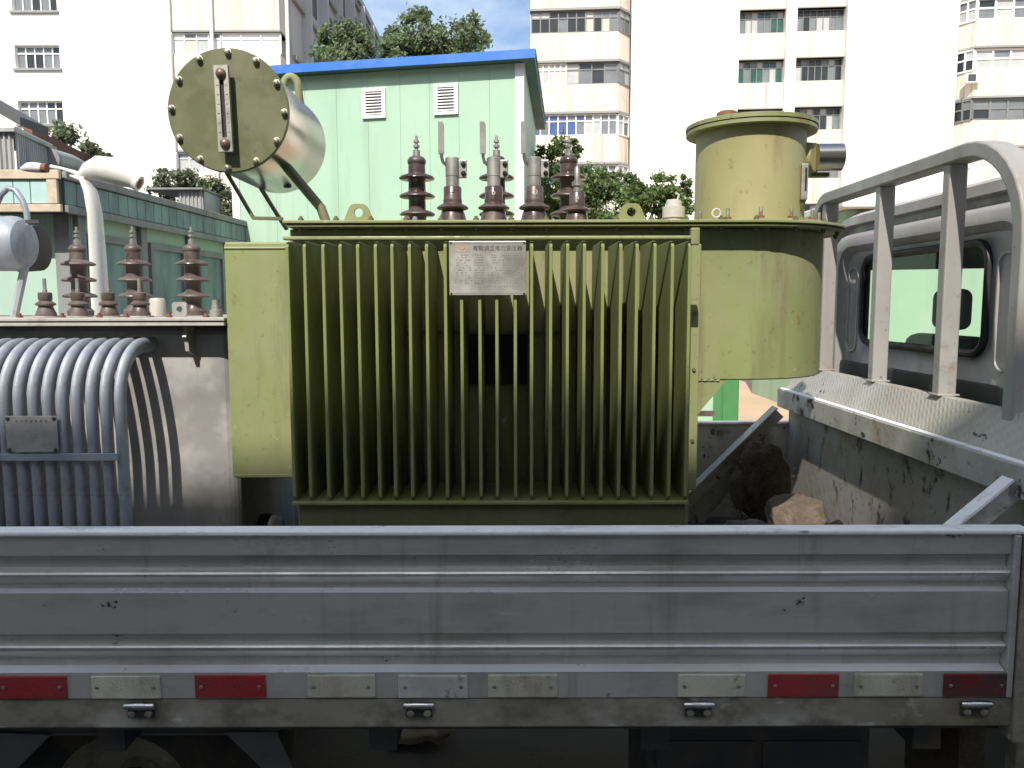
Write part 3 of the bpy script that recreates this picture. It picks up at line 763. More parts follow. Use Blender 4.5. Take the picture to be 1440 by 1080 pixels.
# --- low building to the right, seen past the cab
OR = P(1180, 300, 11.0)
root = thing('low_building', 'low green walled building with white eave, seen past the truck cab', 'building', (OR.x + 4, 13, 0))
ze = PZ(1182, 284, 11.0)
MB().box(OR.x + 0.1, OR.x + 9, 11.0, 15, 0, ze - 0.12).build('wall', 'wall_green', root, smooth=0)
MB().box(OR.x - 0.05, OR.x + 9.2, 10.75, 15.2, ze - 0.11, ze).build('roof', 'trim_white', root, smooth=0, bevel=0.02)
for k in range(5):
    a = OR.x + 0.25 + k * 1.7
    w = MB()
    w.box(a, a + 0.95, 10.94, 10.99, ze - 0.75, ze - 0.70).box(a, a + 0.95, 10.94, 10.99, ze - 0.20, ze - 0.15)
    w.box(a, a + 0.05, 10.945, 10.985, ze - 0.70, ze - 0.2).box(a + 0.45, a + 0.5, 10.945, 10.985, ze - 0.70, ze - 0.2).box(a + 0.9, a + 0.95, 10.945, 10.985, ze - 0.70, ze - 0.2)
    wi = w.build('window', 'win_frame_grey', root, smooth=0)
    MB().box(a + 0.05, a + 0.45, 10.96, 10.98, ze - 0.7, ze - 0.2).build('pane', 'pane_grey', wi, smooth=0)
    MB().box(a + 0.5, a + 0.9, 10.96, 10.98, ze - 0.7, ze - 0.2).build('pane', 'pane_dark', wi, smooth=0)

# --- building behind the camera whose roof edge shades the truck's near side
YB = -7.0
hb = EYE - 0.22 + (2.2 - YB) * math.tan(SUN_EL) / math.cos(SUN_AZ)
root = thing('office_building', 'plain grey rendered building across the yard with rows of dark windows', 'building', (0, YB - 4, 0))
MB().box(-22, 22, YB - 8, YB, 0, hb).build('wall', 'wall_behind', root, smooth=0)
for r_ in range(3):
    for k in range(14):
        x = -20.5 + k * 3.0
        w = MB().box(x, x + 1.6, YB + 0.002, YB + 0.05, 1.2 + r_ * 3.3, 2.8 + r_ * 3.3).build('window', 'win_frame_grey', root, smooth=0)
        MB().box(x + 0.08, x + 0.77, YB + 0.052, YB + 0.06, 1.28 + r_ * 3.3, 2.72 + r_ * 3.3).build('pane', 'pane_dark', w, smooth=0)
        MB().box(x + 0.83, x + 1.52, YB + 0.052, YB + 0.06, 1.28 + r_ * 3.3, 2.72 + r_ * 3.3).build('pane', 'pane_dark', w, smooth=0)

# green boards and clutter seen under the switch compartment
gb = thing('green_cabinet', 'bright green steel cabinet standing in the yard beyond the truck', 'cabinet', (P(1010, 560, 9).x, 9.2, 0))
a, b = PX(990, 560, 9.0), PX(1040, 560, 9.0)
MB().box(a, b, 9.0, 9.6, 0.03, PZ(1010, 500, 9.0)).build('body', 'green_board', gb, smooth=0, bevel=0.03)
MB().box(a + 0.02, (a + b) / 2 - 0.01, 8.985, 8.999, 0.08, PZ(1010, 503, 9.0) - 0.03).build('door', 'green_board', gb, smooth=0, bevel=0.005)
MB().box((a + b) / 2 + 0.01, b - 0.02, 8.985, 8.999, 0.08, PZ(1010, 503, 9.0) - 0.03).build('door', 'green_board', gb, smooth=0, bevel=0.005)
MB().box(a + 0.01, b - 0.01, 9.02, 9.58, 0.0, 0.029).build('plinth', 'joint_dark', gb, smooth=0)
gb2 = thing('pale_panel', 'pale green leaning panel beside the bright green cabinet', 'panel', (P(985, 570, 8.4).x, 8.4, 0))
a, b = PX(965, 560, 8.4), PX(1003, 560, 8.4)
MB().box(a, b, 8.40, 8.43, 0.0, PZ(985, 545, 8.4)).build('sheet', 'wall_green', gb2, smooth=0, bevel=0.004)
MB().box(a - 0.02, b + 0.02, 8.385, 8.399, PZ(985, 584, 8.4), PZ(985, 578, 8.4)).build('rail', 'porcelain_old', gb2, smooth=0)

# ------------------------------------------------------------------ trees
def tree(name, label, base, height, blobs, leaf, count, lm, seed, group=None, trunk_r=0.12):
    rn = random.Random(seed)
    bx_, by_ = base
    t = thing(name, label, 'tree' if 'shrub' not in name else 'shrub', (bx_, by_, 0), group)
    w = MB()
    tops = [Vector(b[0]) for b in blobs]
    fork = Vector((bx_ + rn.uniform(-.1, .1), by_, max(0.3, height * 0.42)))
    w.tube([(bx_, by_, -0.05), (bx_ + 0.03, by_, height * 0.2), fork], [trunk_r, trunk_r * 0.8, trunk_r * 0.6], 8)
    for tp in tops:
        mid = fork.lerp(tp, 0.5) + Vector((rn.uniform(-.15, .15), rn.uniform(-.1, .1), 0.1)) * height * 0.1
        w.tube([fork - Vector((0, 0, 0.05)), mid, tp], [trunk_r * 0.5, trunk_r * 0.3, trunk_r * 0.12], 6)
        for _ in range(5):
            d = Vector((rn.gauss(0, 1), rn.gauss(0, 1), rn.gauss(0.4, 0.8))).normalized() * leaf * rn.uniform(2, 6)
            q0 = mid.lerp(tp, rn.uniform(0.2, 1))
            w.tube([q0, q0 + d], [trunk_r * 0.14, trunk_r * 0.05], 4)
    w.build('trunk', 'bark', t)
    vs, fs = [], []
    tot = sum(b[1][0] * b[1][2] for b in blobs)
    for (c, rad) in blobs:
        c = Vector(c)
        n_ = int(count * rad[0] * rad[2] / tot)
        # sub-clumps give the crown its light and dark masses and gaps
        k = max(7, n_ // 75)
        sub = []
        for _ in range(k):
            d = Vector((rn.gauss(0, 1), rn.gauss(0, 1), rn.gauss(0, 1))).normalized() * (rn.uniform(0.35, 1.0) ** 0.5)
            sub.append((c + Vector((d.x * rad[0], d.y * rad[1], d.z * rad[2])), rn.uniform(0.16, 0.34)))
        for i in range(n_):
            sc_, sr = sub[rn.randrange(k)]
            d = Vector((rn.gauss(0, 1), rn.gauss(0, 1), rn.gauss(0, 1))) * 0.62
            p = sc_ + Vector((d.x * rad[0], d.y * rad[1], d.z * rad[2])) * sr
            s = leaf * rn.uniform(0.6, 1.3)
            nrm = (Vector((rn.gauss(0, 1), rn.gauss(0, 1), rn.gauss(0, 1))) + (p - c).normalized() * 0.7 + Vector((0, 0, 0.5))).normalized()
            uu = nrm.orthogonal().normalized()
            ang = rn.uniform(0, 6.28)
            vv = nrm.cross(uu)
            ax = uu * math.cos(ang) + vv * math.sin(ang); ay = nrm.cross(ax)
            o = len(vs)
            vs += [p - ax * s * 0.5, p + ay * s * 0.24 + nrm * s * 0.06, p + ax * s * 0.5, p - ay * s * 0.24 + nrm * s * 0.06]
            fs.append((o, o + 1, o + 2)); fs.append((o, o + 2, o + 3))
    mb = MB(); mb.v = [Vector(v) for v in vs]; mb.f = fs
    org = ORG[t.name]
    me = bpy.data.meshes.new('crown')
    me.from_pydata([tuple(p - org) for p in mb.v], [], mb.f)
    me.materials.append(M[lm])
    o = bpy.data.objects.new('crown', me); COL.objects.link(o); o.parent = t
    ORG[o.name] = org
    return t

def blobs_px(lst, D, dy=0.8, rdep=0.9):
    out = []
    for (x, y, rx, ry, dd) in lst:
        c = P(x, y, D + dd)
        out.append(((c.x, c.y, c.z), (PS(rx, D), PS((rx + ry) / 2, D) * rdep, PS(ry, D))))
    return out

D = 31
tree('leafy_tree', 'tall twin-crowned tree rising over the middle of the blue roof', (P(610, 428, D).x, D), 9,
     blobs_px([(592, 52, 34, 34, 0), (572, 62, 30, 24, 0.6), (560, 75, 26, 20, -0.4), (662, 58, 26, 34, 0), (640, 76, 34, 20, 0.3), (612, 80, 34, 26, 0), (600, 130, 70, 40, 0.5)], D), 0.20, 21000, 'leaf_far', 3, trunk_r=0.25)
D = 29
tree('leafy_tree', 'bushy tree in front of the grey side wall, left of the blue roof ridge', (P(488, 428, D).x, D), 9,
     blobs_px([(492, 44, 20, 22, 0), (470, 64, 20, 26, 0.4), (512, 70, 24, 22, -0.3), (490, 90, 40, 30, 0), (480, 150, 50, 40, 0)], D), 0.19, 12000, 'leaf_far', 4, trunk_r=0.22)
D = 15
tree('leafy_tree', 'green tree between the shed corner and the tall brown bushings', (P(785, 420, D).x, D), 3.6,
     blobs_px([(780, 225, 26, 28, 0), (800, 214, 20, 16, 0.3), (770, 270, 34, 34, -0.2), (815, 268, 34, 36, 0.2), (790, 310, 46, 34, 0)], D), 0.10, 8500, 'leaf_mid', 5, trunk_r=0.08)
tree('leafy_tree', 'lighter green tree behind the right lifting lug', (P(860, 420, D).x, D + 0.4), 3.2,
     blobs_px([(850, 255, 30, 22, 0), (880, 262, 26, 20, 0.3), (835, 272, 26, 22, 0), (865, 295, 46, 28, 0)], D + 0.4), 0.09, 7600, 'leaf_shrub', 6, trunk_r=0.07)
tree('leafy_tree', 'sparse tree with loose twigs beside the switch turret', (P(935, 420, D).x, D + 0.2), 3.2,
     blobs_px([(925, 262, 28, 20, 0), (905, 282, 26, 22, 0), (945, 288, 34, 24, 0.2), (966, 262, 10, 14, 0)], D + 0.2), 0.09, 5200, 'leaf_mid', 8, trunk_r=0.06)
D = 17
tree('leafy_tree', 'grey-green tree behind the low building roof, left of the conservator struts', (P(240, 420, D).x, D), 4.2,
     blobs_px([(240, 250, 34, 20, 0), (262, 262, 26, 18, 0.3), (225, 272, 24, 14, 0), (300, 276, 26, 26, 0), (318, 290, 20, 22, 0), (280, 320, 60, 40, 0.2)], D), 0.10, 9500, 'leaf_grey', 9, trunk_r=0.09)
D = 13
for k, (x, y, rx, ry, lab) in enumerate(((92, 188, 17, 14, 'small roof shrub growing above the red oxide sheet wall'), (126, 210, 10, 8, 'tiny roof shrub halfway down the red oxide sheet wall'),
                                         (147, 222, 9, 7, 'low weed at the end of the red oxide sheet wall'))):
    c = P(x, y, D)
    s = thing('roof_shrub', lab, 'shrub', (c.x, c.y, rt))
    w = MB(); w.tube([(c.x, c.y, rt + 0.0), (c.x + 0.02, c.y, c.z)], [0.02, 0.008], 5)
    for j in range(5):
        w.tube([(c.x + 0.01, c.y, c.z - 0.12), (c.x + RND.uniform(-.15, .15), c.y + RND.uniform(-.1, .1), c.z + RND.uniform(0, .1))], [0.008, 0.003], 4)
    w.build('stem', 'bark', s)
    vs, fs = [], []
    for i in range(420):
        d = Vector((RND.gauss(0, .5), RND.gauss(0, .5), RND.gauss(0, .5)))
        pc = c + Vector((d.x * PS(rx, D), d.y * PS(rx, D), d.z * PS(ry, D)))
        q_ = Vector((RND.gauss(0, 1), RND.gauss(0, 1), RND.gauss(0, 1))).normalized(); r2 = q_.orthogonal().normalized(); sz = RND.uniform(.03, .06)
        o = len(vs); vs += [pc - q_ * sz, pc + r2 * sz * .5, pc + q_ * sz, pc - r2 * sz * .5]; fs += [(o, o + 1, o + 2), (o, o + 2, o + 3)]
    mbx = MB(); mbx.v = vs; mbx.f = fs; mbx.build('foliage', 'leaf_grey', s, smooth=0)

# --- white double-headed lamp behind the grey transformer
D = 5.2
lp = thing('yard_lamp', 'white yard lamp with a broad post and two bulbous hooded heads', 'lamp', (P(140, 430, D).x, D, 0))
a, b = P(128, 262, D), P(141, 445, D)
path = [P(143, 470, D) * 1, P(141, 420, D), P(138, 360, D), P(134, 300, D), P(128, 268, D), P(118, 252, D), P(100, 246, D)]
path[0].z = 0.0
MB().tube(path, [0.105, 0.085, 0.08, 0.072, 0.068, 0.045, 0.016], 14, sq=0.5).build('post', 'lamp_white', lp)
hd = MB().tube([P(112, 246, D), P(124, 240, D), P(140, 236, D), P(158, 239, D), P(175, 246, D), P(187, 252, D), P(194, 256, D)],
               [0.02, 0.055, 0.082, 0.088, 0.075, 0.055, 0.045], 16).build('lamp_hood', 'lamp_white', lp)
e0, e1 = P(191, 254.5, D), P(197, 257.5, D)
MB().tube([e0, e1], [0.052, 0.052], 16).build('rim', 'lamp_white', hd)
MB().tube([e1, e1 + (e1 - e0) * 0.06], [0.034, 0.03], 14).build('socket', 'red_oxide', hd)
MB().tube([P(122, 250, D), P(105, 241, D), P(88, 236, D), P(72, 233, D)], [0.03, 0.014, 0.011, 0.014], 10).build('arm', 'lamp_white', lp)
hd = MB().tube([P(60, 235, D), P(50, 234, D), P(40, 234, D), P(31, 236, D)], [0.030, 0.033, 0.030, 0.012], 14).build('lamp_hood', 'lamp_white', lp)
MB().tube([P(67, 235, D), P(57, 235, D)], [0.030, 0.030], 12).build('collar', 'red_oxide', hd)

# ------------------------------------------------------------------ the truck
FLOOR = PZ(720, 1002, 1.83)                 # bed floor height
TOPG = PZ(720, 745, 1.81)                   # top of the side boards
BED_X0, BED_X1 = -2.75, PX(1424, 850, 1.81)
FAR = 3.60
truck = thing('flatbed_truck', 'silver grey light truck with drop-side bed, slatted headboard and cab', 'truck', (0, 2.7, 0))
# near side board: an extruded profile (depth offset from 1.81, pixel row)
prof_px = [(0.000, 752), (0.000, 780), (0.017, 782), (0.018, 796), (0.015, 798), (0.006, 801), (0.000, 804), (-0.003, 807), (-0.002, 810), (0.003, 813), (0.011, 816), (0.018, 819), (0.018, 826),
           (0.000, 834), (0.000, 890), (0.017, 892), (0.018, 899), (0.015, 901), (0.006, 904), (0.000, 907), (-0.003, 910), (-0.002, 913), (0.003, 916), (0.011, 919), (0.018, 922), (0.018, 934),
           (-0.006, 946), (-0.006, 981)]
def yz(o, py): return (1.81 + o, PZ(720, py, 1.81 + o))
prof = [yz(o, py) for o, py in prof_px]
inner = [(1.845, prof[-1][1]), (1.845, TOPG - 0.004)]
top_z = prof[0][1]
panel = MB().prism(prof + [(1.843, prof[-1][1]), (1.843, top_z)], BED_X0, BED_X1 - 0.012, 'x').build('side_board', 'silver_paint', truck, smooth=25)
MB().box(BED_X0, BED_X1 + 0.03, 1.800, 1.850, top_z, TOPG).build('top_rail', 'chipped_white', panel, smooth=0, bevel=0.004)
MB().box(BED_X1 - 0.011, BED_X1 + 0.004, 1.797, 1.846, prof[-1][1], top_z - 0.001).build('end_cap', 'silver_paint', panel, smooth=0, bevel=0.003)
MB().box(BED_X1 + 0.008, BED_X1 + 0.06, 1.792, 1.85, FLOOR - 0.06, top_z - 0.001).build('corner_post', 'rail_dirty', truck, smooth=0, bevel=0.004)
for (o0, p0, o1, p1) in ((0.018, 826.6, 0.000, 833.6), (0.018, 934.6, -0.006, 945.6)):
    (ya, za), (yb_, zb_) = yz(o0, p0), yz(o1, p1)
    nn = Vector((0, -(za - zb_), (ya - yb_))).normalized() * 0.0015
    if nn.z < 0: nn = -nn
    MB().prism([(ya + nn.y, za + nn.z), (yb_ + nn.y, zb_ + nn.z), (yb_, zb_), (ya, za)], BED_X0, BED_X1 - 0.014, 'x').build('sheen_ledge', 'sheen_silver', panel, smooth=0)  # bright strip over the ledge, sky sheen painted as colour
# reflectors
refl = [(-5, 93, 'reflector_red'), (127, 225, 'reflector_white'), (273, 373, 'reflector_red'), (431, 527, 'reflector_white'), (559, 657, 'reflector_worn'),
        (685, 783, 'reflector_white'), (952, 1047, 'reflector_white'), (1079, 1179, 'reflector_red'), (1200, 1297, 'reflector_white'), (1326, 1416, 'reflector_dirty_red')]
for (x0, x1, mm) in refl:
    ym = 965 - (x0 - 720) * 0.0020
    a, b = PX(x0, 965, 1.80), PX(x1, 965, 1.80)
    z0, z1 = PZ(720, 981, 1.80), PZ(720, 949, 1.80)
    dz = RND.uniform(-.001, .001)
    r_ = MB().box(a, b, 1.7985, 1.8035, z0 + dz, z1 + dz).build('reflector', mm, panel, smooth=0, bevel=0.0025)
    for c in (a + 0.016, b - 0.016):
        MB().lathe([(0.0045, 0), (0.0045, -0.002), (0.002, -0.0032)], (c, 1.7985, (z0 + z1) / 2), 'y', 8).build('rivet', 'bolt_steel', r_)
# side rail of the bed
z1, z0 = PZ(720, 984, 1.80), PZ(720, 1026, 1.80)
rail = MB().prism([(1.806, z1), (1.806, z0 + 0.004), (1.812, z0), (1.86, z0), (1.86, z1)], BED_X0, BED_X1 + 0.07, 'x').build('bed_rail', 'rail_dirty', truck, smooth=0, bevel=0.003)
for x in (195, 588, 982, 1372):
    c = P(x, 992, 1.795)
    h_ = MB().lathe([(0.0, -0.036), (0.007, -0.036), (0.008, -0.034), (0.008, -0.015), (0.009, -0.0145), (0.009, 0.0145), (0.008, 0.015), (0.008, 0.034), (0.007, 0.036), (0.0, 0.036)], c, 'x', 12).build('hinge', 'chrome', truck)
    MB().box(c.x - 0.032, c.x + 0.032, 1.7985, 1.8055, c.z - 0.032, c.z - 0.006).build('hinge_leaf', 'dark_metal', h_, smooth=0, bevel=0.002)
    for s in (-1, 1):
        MB().lathe([(0.009, 0), (0.009, -0.005), (0.005, -0.007)], (c.x + s * 0.02, 1.7985, c.z - 0.020), 'y', 8).build('bolt', 'rail_dirty', h_)
# bed floor, far board
fl_ = MB().box(BED_X0, 1.29, 1.862, FAR, FLOOR - 0.06, FLOOR).build('bed_floor', 'bed_floor', truck, smooth=0)
zfar = PZ(1000, 594, FAR)
fb = MB().box(BED_X0, 1.29, FAR + 0.002, FAR + 0.04, FLOOR - 0.05, zfar - 0.012).build('side_board', 'board_mottled', truck, smooth=0)
MB().box(BED_X0, 1.29, FAR - 0.006, FAR + 0.045, zfar - 0.011, zfar).build('top_rail', 'chipped_white', fb, smooth=0, bevel=0.003)
MB().box(BED_X0 - 0.04, BED_X0 - 0.002, 1.81, FAR + 0.04, FLOOR - 0.05, TOPG).build('tail_board', 'silver_paint', truck, smooth=0)
# headboard
HX = 1.23
Y0h, Y1h = 1.862, FAR + 0.03
zbt, zbb = PZ(1260, 600, HX * F / 540), PZ(1250, 632, HX * F / 530)
zbt = EYE - 0.318 * HX; zbb = EYE - 0.385 * HX
hbd = MB().box(HX + 0.045, HX + 0.065, Y0h, FAR - 0.002, FLOOR + 0.001, zbb + 0.01).build('headboard', 'bed_inner', truck, smooth=0)
MB().prism([(HX, zbt), (HX, zbb), (HX + 0.135, zbb), (HX + 0.135, zbt)], Y0h, Y1h, 'y').build('beam', 'board_mottled', hbd, smooth=0, bevel=0.003)
ztp = EYE - 0.214 * 1.33
MB().prism([(HX + 0.030, zbt + 0.001), (HX + 0.095, ztp), (HX + 0.13, ztp), (HX + 0.13, zbt + 0.001)], Y0h, Y1h - 0.02, 'y').build('tread_plate', 'tread_plate', hbd, smooth=0, bevel=0.002)
MB().box(HX + 0.003, HX + 0.029, Y0h + 0.002, Y1h - 0.002, zbt + 0.0005, zbt + 0.005).build('ledge', 'chipped_white', hbd, smooth=0)
# tubular frame on the headboard
RX = 1.345
zrail = EYE + 0.335 * 1.345 - 0.01
yN, yF = 2.07, 3.48
path = [(RX, yN, ztp - 0.3), (RX, yN, zrail - 0.28)]
rad = 0.27
for k in range(1, 9):
    a = R(90) * k / 8
    path.append((RX, yN + rad * (1 - math.cos(a)), zrail - rad + rad * math.sin(a)))
for k in range(0, 9):
    a = R(90) * k / 8
    path.append((RX, yF - 0.12 + 0.12 * math.sin(a), zrail - 0.12 + 0.12 * math.cos(a)))
path.append((RX, yF, ztp + 0.001))
MB().bar(path, 0.07, 0.046, side=(1, 0, 0)).build('frame_rail', 'frame_silver', hbd, smooth=30, bevel=0.006)
for px_, dd in ((1333, 0), (1238, 0), (1163, 0)):
    yy = RX * F / (px_ - 722)
    MB().box(RX - 0.028, RX + 0.028, yy - 0.02, yy + 0.02, ztp + 0.001, zrail - 0.022).build('post', 'frame_silver', hbd, smooth=0, bevel=0.005)
    MB().box(RX - 0.034, RX + 0.034, yy - 0.03, yy + 0.03, ztp + 0.0005, ztp + 0.006).build('weld_foot', 'frame_silver', hbd, smooth=0, bevel=0.002)
# diagonal braces (angle iron)
def brace(A, B, w, name='brace', mm='board_mottled'):
    A, B = Vector(A), Vector(B)
    mb = MB()
    d = (B - A).normalized(); up = Vector((0, 1, 0)).cross(d).normalized()
    if up.z < 0: up = -up
    mb.bar([A, B], w, 0.006, side=(0, 1, 0))
    mb.bar([A - up * 0.036 + Vector((0, w / 2 - 0.004, 0)), B - up * 0.036 + Vector((0, w / 2 - 0.004, 0))], 0.006, 0.066, side=(0, 1, 0))
    return mb.build(name, mm, hbd, smooth=0)
a = P(1092, 574, 3.45); b = P(968, 694, 3.45); b = a + (b - a) * 1.15
brace((a.x, 3.47, a.z), (b.x, 3.47, b.z), 0.07, mm='board_clean')
MB().prism([(a.x - 0.01, a.z - 0.02), (b.x + 0.02, b.z - 0.05), (b.x + 0.12, b.z - 0.12), (a.x - 0.01, a.z - 0.16)], 3.50, 3.506, 'y').build('gusset', 'bed_inner', hbd, smooth=0)
a = P(1418, 674, 1.90); b = P(1340, 738, 1.90); b = a + (b - a) * 2.6
brace((a.x, 1.90, a.z), (b.x, 1.90, b.z), 0.045, mm='chipped_white')
# chassis and running gear
MB().box(BED_X0 + 0.2, 3.2, 2.32, 2.42, FLOOR - 0.24, FLOOR - 0.062).build('chassis_beam', 'dark_metal', truck, smooth=0)
MB().box(BED_X0 + 0.2, 3.2, 3.0, 3.1, FLOOR - 0.24, FLOOR - 0.062).build('chassis_beam', 'dark_metal', truck, smooth=0)
for k in range(6):
    x = -2.4 + k * 0.68
    MB().box(x, x + 0.07, 1.87, 3.58, FLOOR - 0.12, FLOOR - 0.061).build('cross_member', 'dark_metal', truck, smooth=0)
def wheel(x, y, out):
    t_ = MB().lathe([(0.19, -0.10), (0.33, -0.105), (0.365, -0.085), (0.375, -0.05), (0.375, 0.05), (0.365, 0.085), (0.33, 0.105), (0.19, 0.10)], (x, y, 0.375), 'y', 36, cap=False).build('wheel', 'tyre', truck)
    MB().lathe([(0.0, -0.03 * out), (0.06, -0.03 * out), (0.07, 0.0), (0.13, 0.0), (0.17, -0.04 * out), (0.192, -0.095 * out), (0.192, 0.095 * out)], (x, y, 0.375), 'y', 28, cap=False).build('rim', 'rail_dirty', t_)
wx = PX(190, 1060, 2.1)
for yy, s in ((2.12, 1), (3.3, -1)):
    wheel(wx, yy, s); wheel(wx, yy + 0.24 * s * 0.98, s); wheel(2.35, yy - 0.1 * s, s)
MB().tube([(wx, 2.0, 0.375), (wx, 3.42, 0.375)], 0.06, 10).build('axle', 'dark_metal', truck)
MB().tube([(2.35, 2.0, 0.375), (2.35, 3.42, 0.375)], 0.05, 10).build('axle', 'dark_metal', truck)
# mudguard flaps either side of the wheel
D = 1.95
for pts in ([(-40, 1028), (70, 1032), (20, 1082), (-10, 1110), (-60, 1110)], [(314, 1029), (388, 1029), (412, 1085), (418, 1112), (392, 1110), (368, 1080)]):
    q = [P(x, y, D) for x, y in pts]
    MB().prism([(p.x, p.z) for p in q], D, D + 0.006, 'y').build('mudguard', 'mud_grey', truck, smooth=0)
arc = []
for k in range(11):
    a = R(22 + 13.6 * k)
    arc.append((wx + 0.44 * math.cos(a), 0.375 + 0.44 * math.sin(a)))
mg = MB()
vs = [(x, 1.96, min(z, FLOOR - 0.125)) for x, z in arc] + [(x, 2.46, min(z, FLOOR - 0.125)) for x, z in arc]
mg.add(vs, [(i, i + 1, 11 + i + 1, 11 + i) for i in range(10)])
mgo = mg.build('mudguard', 'mud_grey', truck); sm = mgo.modifiers.new('thickness', 'SOLIDIFY'); sm.thickness = 0.006
# fuel tank and tool box under the bed
a, b = PX(905, 1060, 2.0), PX(1225, 1060, 2.0)
tk = MB().box(a, b, 2.0, 2.30, FLOOR - 0.52, FLOOR - 0.13).build('tool_box', 'dark_metal', truck, smooth=0, bevel=0.02)
MB().box(a + 0.03, (a + b) / 2 - 0.01, 1.992, 1.999, FLOOR - 0.48, FLOOR - 0.17).build('door', 'dark_metal', tk, smooth=0, bevel=0.004)
MB().box((a + b) / 2 + 0.01, b - 0.03, 1.992, 1.999, FLOOR - 0.48, FLOOR - 0.17).build('door', 'dark_metal', tk, smooth=0, bevel=0.004)
c = P(1380, 1060, 2.0)
MB().box(c.x - 0.05, c.x + 0.02, 2.02, 2.3, 0.3, FLOOR - 0.13).build('mud_flap', 'coir', truck, smooth=0)
c = P(1428, 1060, 1.86)
MB().box(c.x - 0.02, c.x + 0.03, 1.83, 1.87, 0.3, z0 - 0.004).build('step_bracket', 'rail_dirty', truck, smooth=0)

# --- cab
def rrect(cy, hw, zlo, zhi, r, n_=5, fr=(0.62, 0.93)):
    """rounded rectangle in Y,Z with extra points on the upright sides"""
    pts = []
    def arc_(yc, zc, a0):
        for k in range(n_ + 1):
            a = R(a0 + 90 * k / n_); pts.append((yc + r * math.cos(a), zc + r * math.sin(a)))
    # right side going up
    lo, hi = zlo + r, zhi - r
    for f_ in fr: pts.append((cy + hw, lo + (hi - lo) * f_))
    arc_(cy + hw - r, hi, 0)
    arc_(cy - hw + r, hi, 90)
    for f_ in reversed(fr): pts.append((cy - hw, lo + (hi - lo) * f_))
    arc_(cy - hw + r, lo, 180)
    arc_(cy + hw - r, lo, 270)
    return pts
CX = 1.43
cyc = 2.86
zroof = EYE + 0.262 * CX + 0.015
loops = [  # X, half width, z low, z high, radius
    (3.00, 0.80, 0.62, zroof - 0.55, 0.16), (2.85, 0.82, 0.58, zroof - 0.30, 0.17), (2.45, 0.83, 0.56, zroof + 0.02, 0.17), (2.30, 0.83, 0.56, zroof + 0.03, 0.17),
    (1.66, 0.83, 0.56, zroof + 0.02, 0.17), (1.530, 0.82, 0.56, zroof + 0.005, 0.17), (1.465, 0.79, 0.57, zroof - 0.02, 0.17),
    (1.460, 0.775, 0.58, zroof - 0.055, 0.16), (1.490, 0.765, 0.58, zroof - 0.060, 0.16), (1.490, 0.755, 0.58, zroof - 0.085, 0.16), (1.445, 0.74, 0.59, zroof - 0.10, 0.15), (CX, 0.715, 0.60, zroof - 0.118, 0.14),
    (CX, 0.625, EYE - 0.42, zroof - 0.150, 0.10), (CX + 0.03, 0.595, EYE - 0.40, zroof - 0.175, 0.09),
    (CX + 0.03, 0.43, EYE - 0.155, EYE + 0.185, 0.06)]
ring = [rrect(cyc, hw, zl, zh, r) for (_, hw, zl, zh, r) in loops]
NP = len(ring[0])
cb = MB()
for (X_, *_r), rg in zip(loops, ring):
    cb.v += [Vector((X_, y, z)) for y, z in rg]
for i in range(len(loops) - 1):
    for k in range(NP):
        # openings for the two door windows: between loops 3 and 4, upper side segment
        if i == 3 and k in (0, NP // 2):
            continue
        if i == 3:
            y0s, y1s = ring[3][k], ring[3][(k + 1) % NP]
            if abs(abs(y0s[0] - cyc) - 0.83) < 1e-4 and abs(abs(y1s[0] - cyc) - 0.83) < 1e-4 and abs(y0s[1] - y1s[1]) < 0.5 and min(y0s[1], y1s[1]) > EYE - 0.6 and max(y0s[1], y1s[1]) < EYE + 0.35 and abs(y0s[1] - y1s[1]) > 0.2:
                continue
        cb.f.append((i * NP + k, i * NP + (k + 1) % NP, (i + 1) * NP + (k + 1) % NP, (i + 1) * NP + k))
cb.f.append(tuple(range(NP)))
cabo = cb.build('cab', 'cab_paint', truck, smooth=40)
sl_ = cabo.modifiers.new('thickness', 'SOLIDIFY'); sl_.thickness = 0.012; sl_.offset = -1
# rear window: glass in a black rubber seal
wr_ = rrect(cyc, 0.432, EYE - 0.157, EYE + 0.187, 0.062)
MB().tube([(CX + 0.026, y, z) for y, z in wr_] + [(CX + 0.026, *wr_[0])], 0.013, 8, cap=False).build('window_seal', 'rubber', cabo)
gl_ = MB(); gl_.v = [Vector((CX + 0.03, y, z)) for y, z in wr_]; gl_.f = [tuple(range(len(wr_)))]
gl_.build('rear_window', 'cab_glass', cabo, smooth=0)
# pressed grooves beside the window
for s, w_ in ((-1, 0.05), (1, 0.05)):
    g0 = rrect(cyc + s * 0.525, 0.045, EYE - 0.20, EYE + 0.15, 0.035)
    MB().tube([(CX + 0.029, y, z) for y, z in g0] + [(CX + 0.029, *g0[0])], 0.006, 6, cap=False).build('pressed_rib', 'cab_paint', cabo)
MB().box(CX + 0.012, CX + 0.028, cyc - 0.60, cyc + 0.60, EYE - 0.36, EYE - 0.245).build('lower_trim', 'dark_metal', cabo, smooth=0, bevel=0.006)
# seats inside
for yy in (2.35, 3.05):
    MB().box(1.62, 1.74, yy - 0.24, yy + 0.24, 1.0, EYE - 0.12).build('seat', 'seat_grey', cabo, smooth=0, bevel=0.05, seg=3)
    MB().box(1.66, 1.73, yy - 0.10, yy + 0.10, EYE - 0.10, EYE + 0.055).build('headrest', 'headrest_grey', cabo, smooth=60, bevel=0.034, seg=5)
    MB().tube([(1.68, yy, EYE - 0.2), (1.68, yy, EYE)], 0.01, 6).build('headrest_post', 'bolt_steel', cabo)

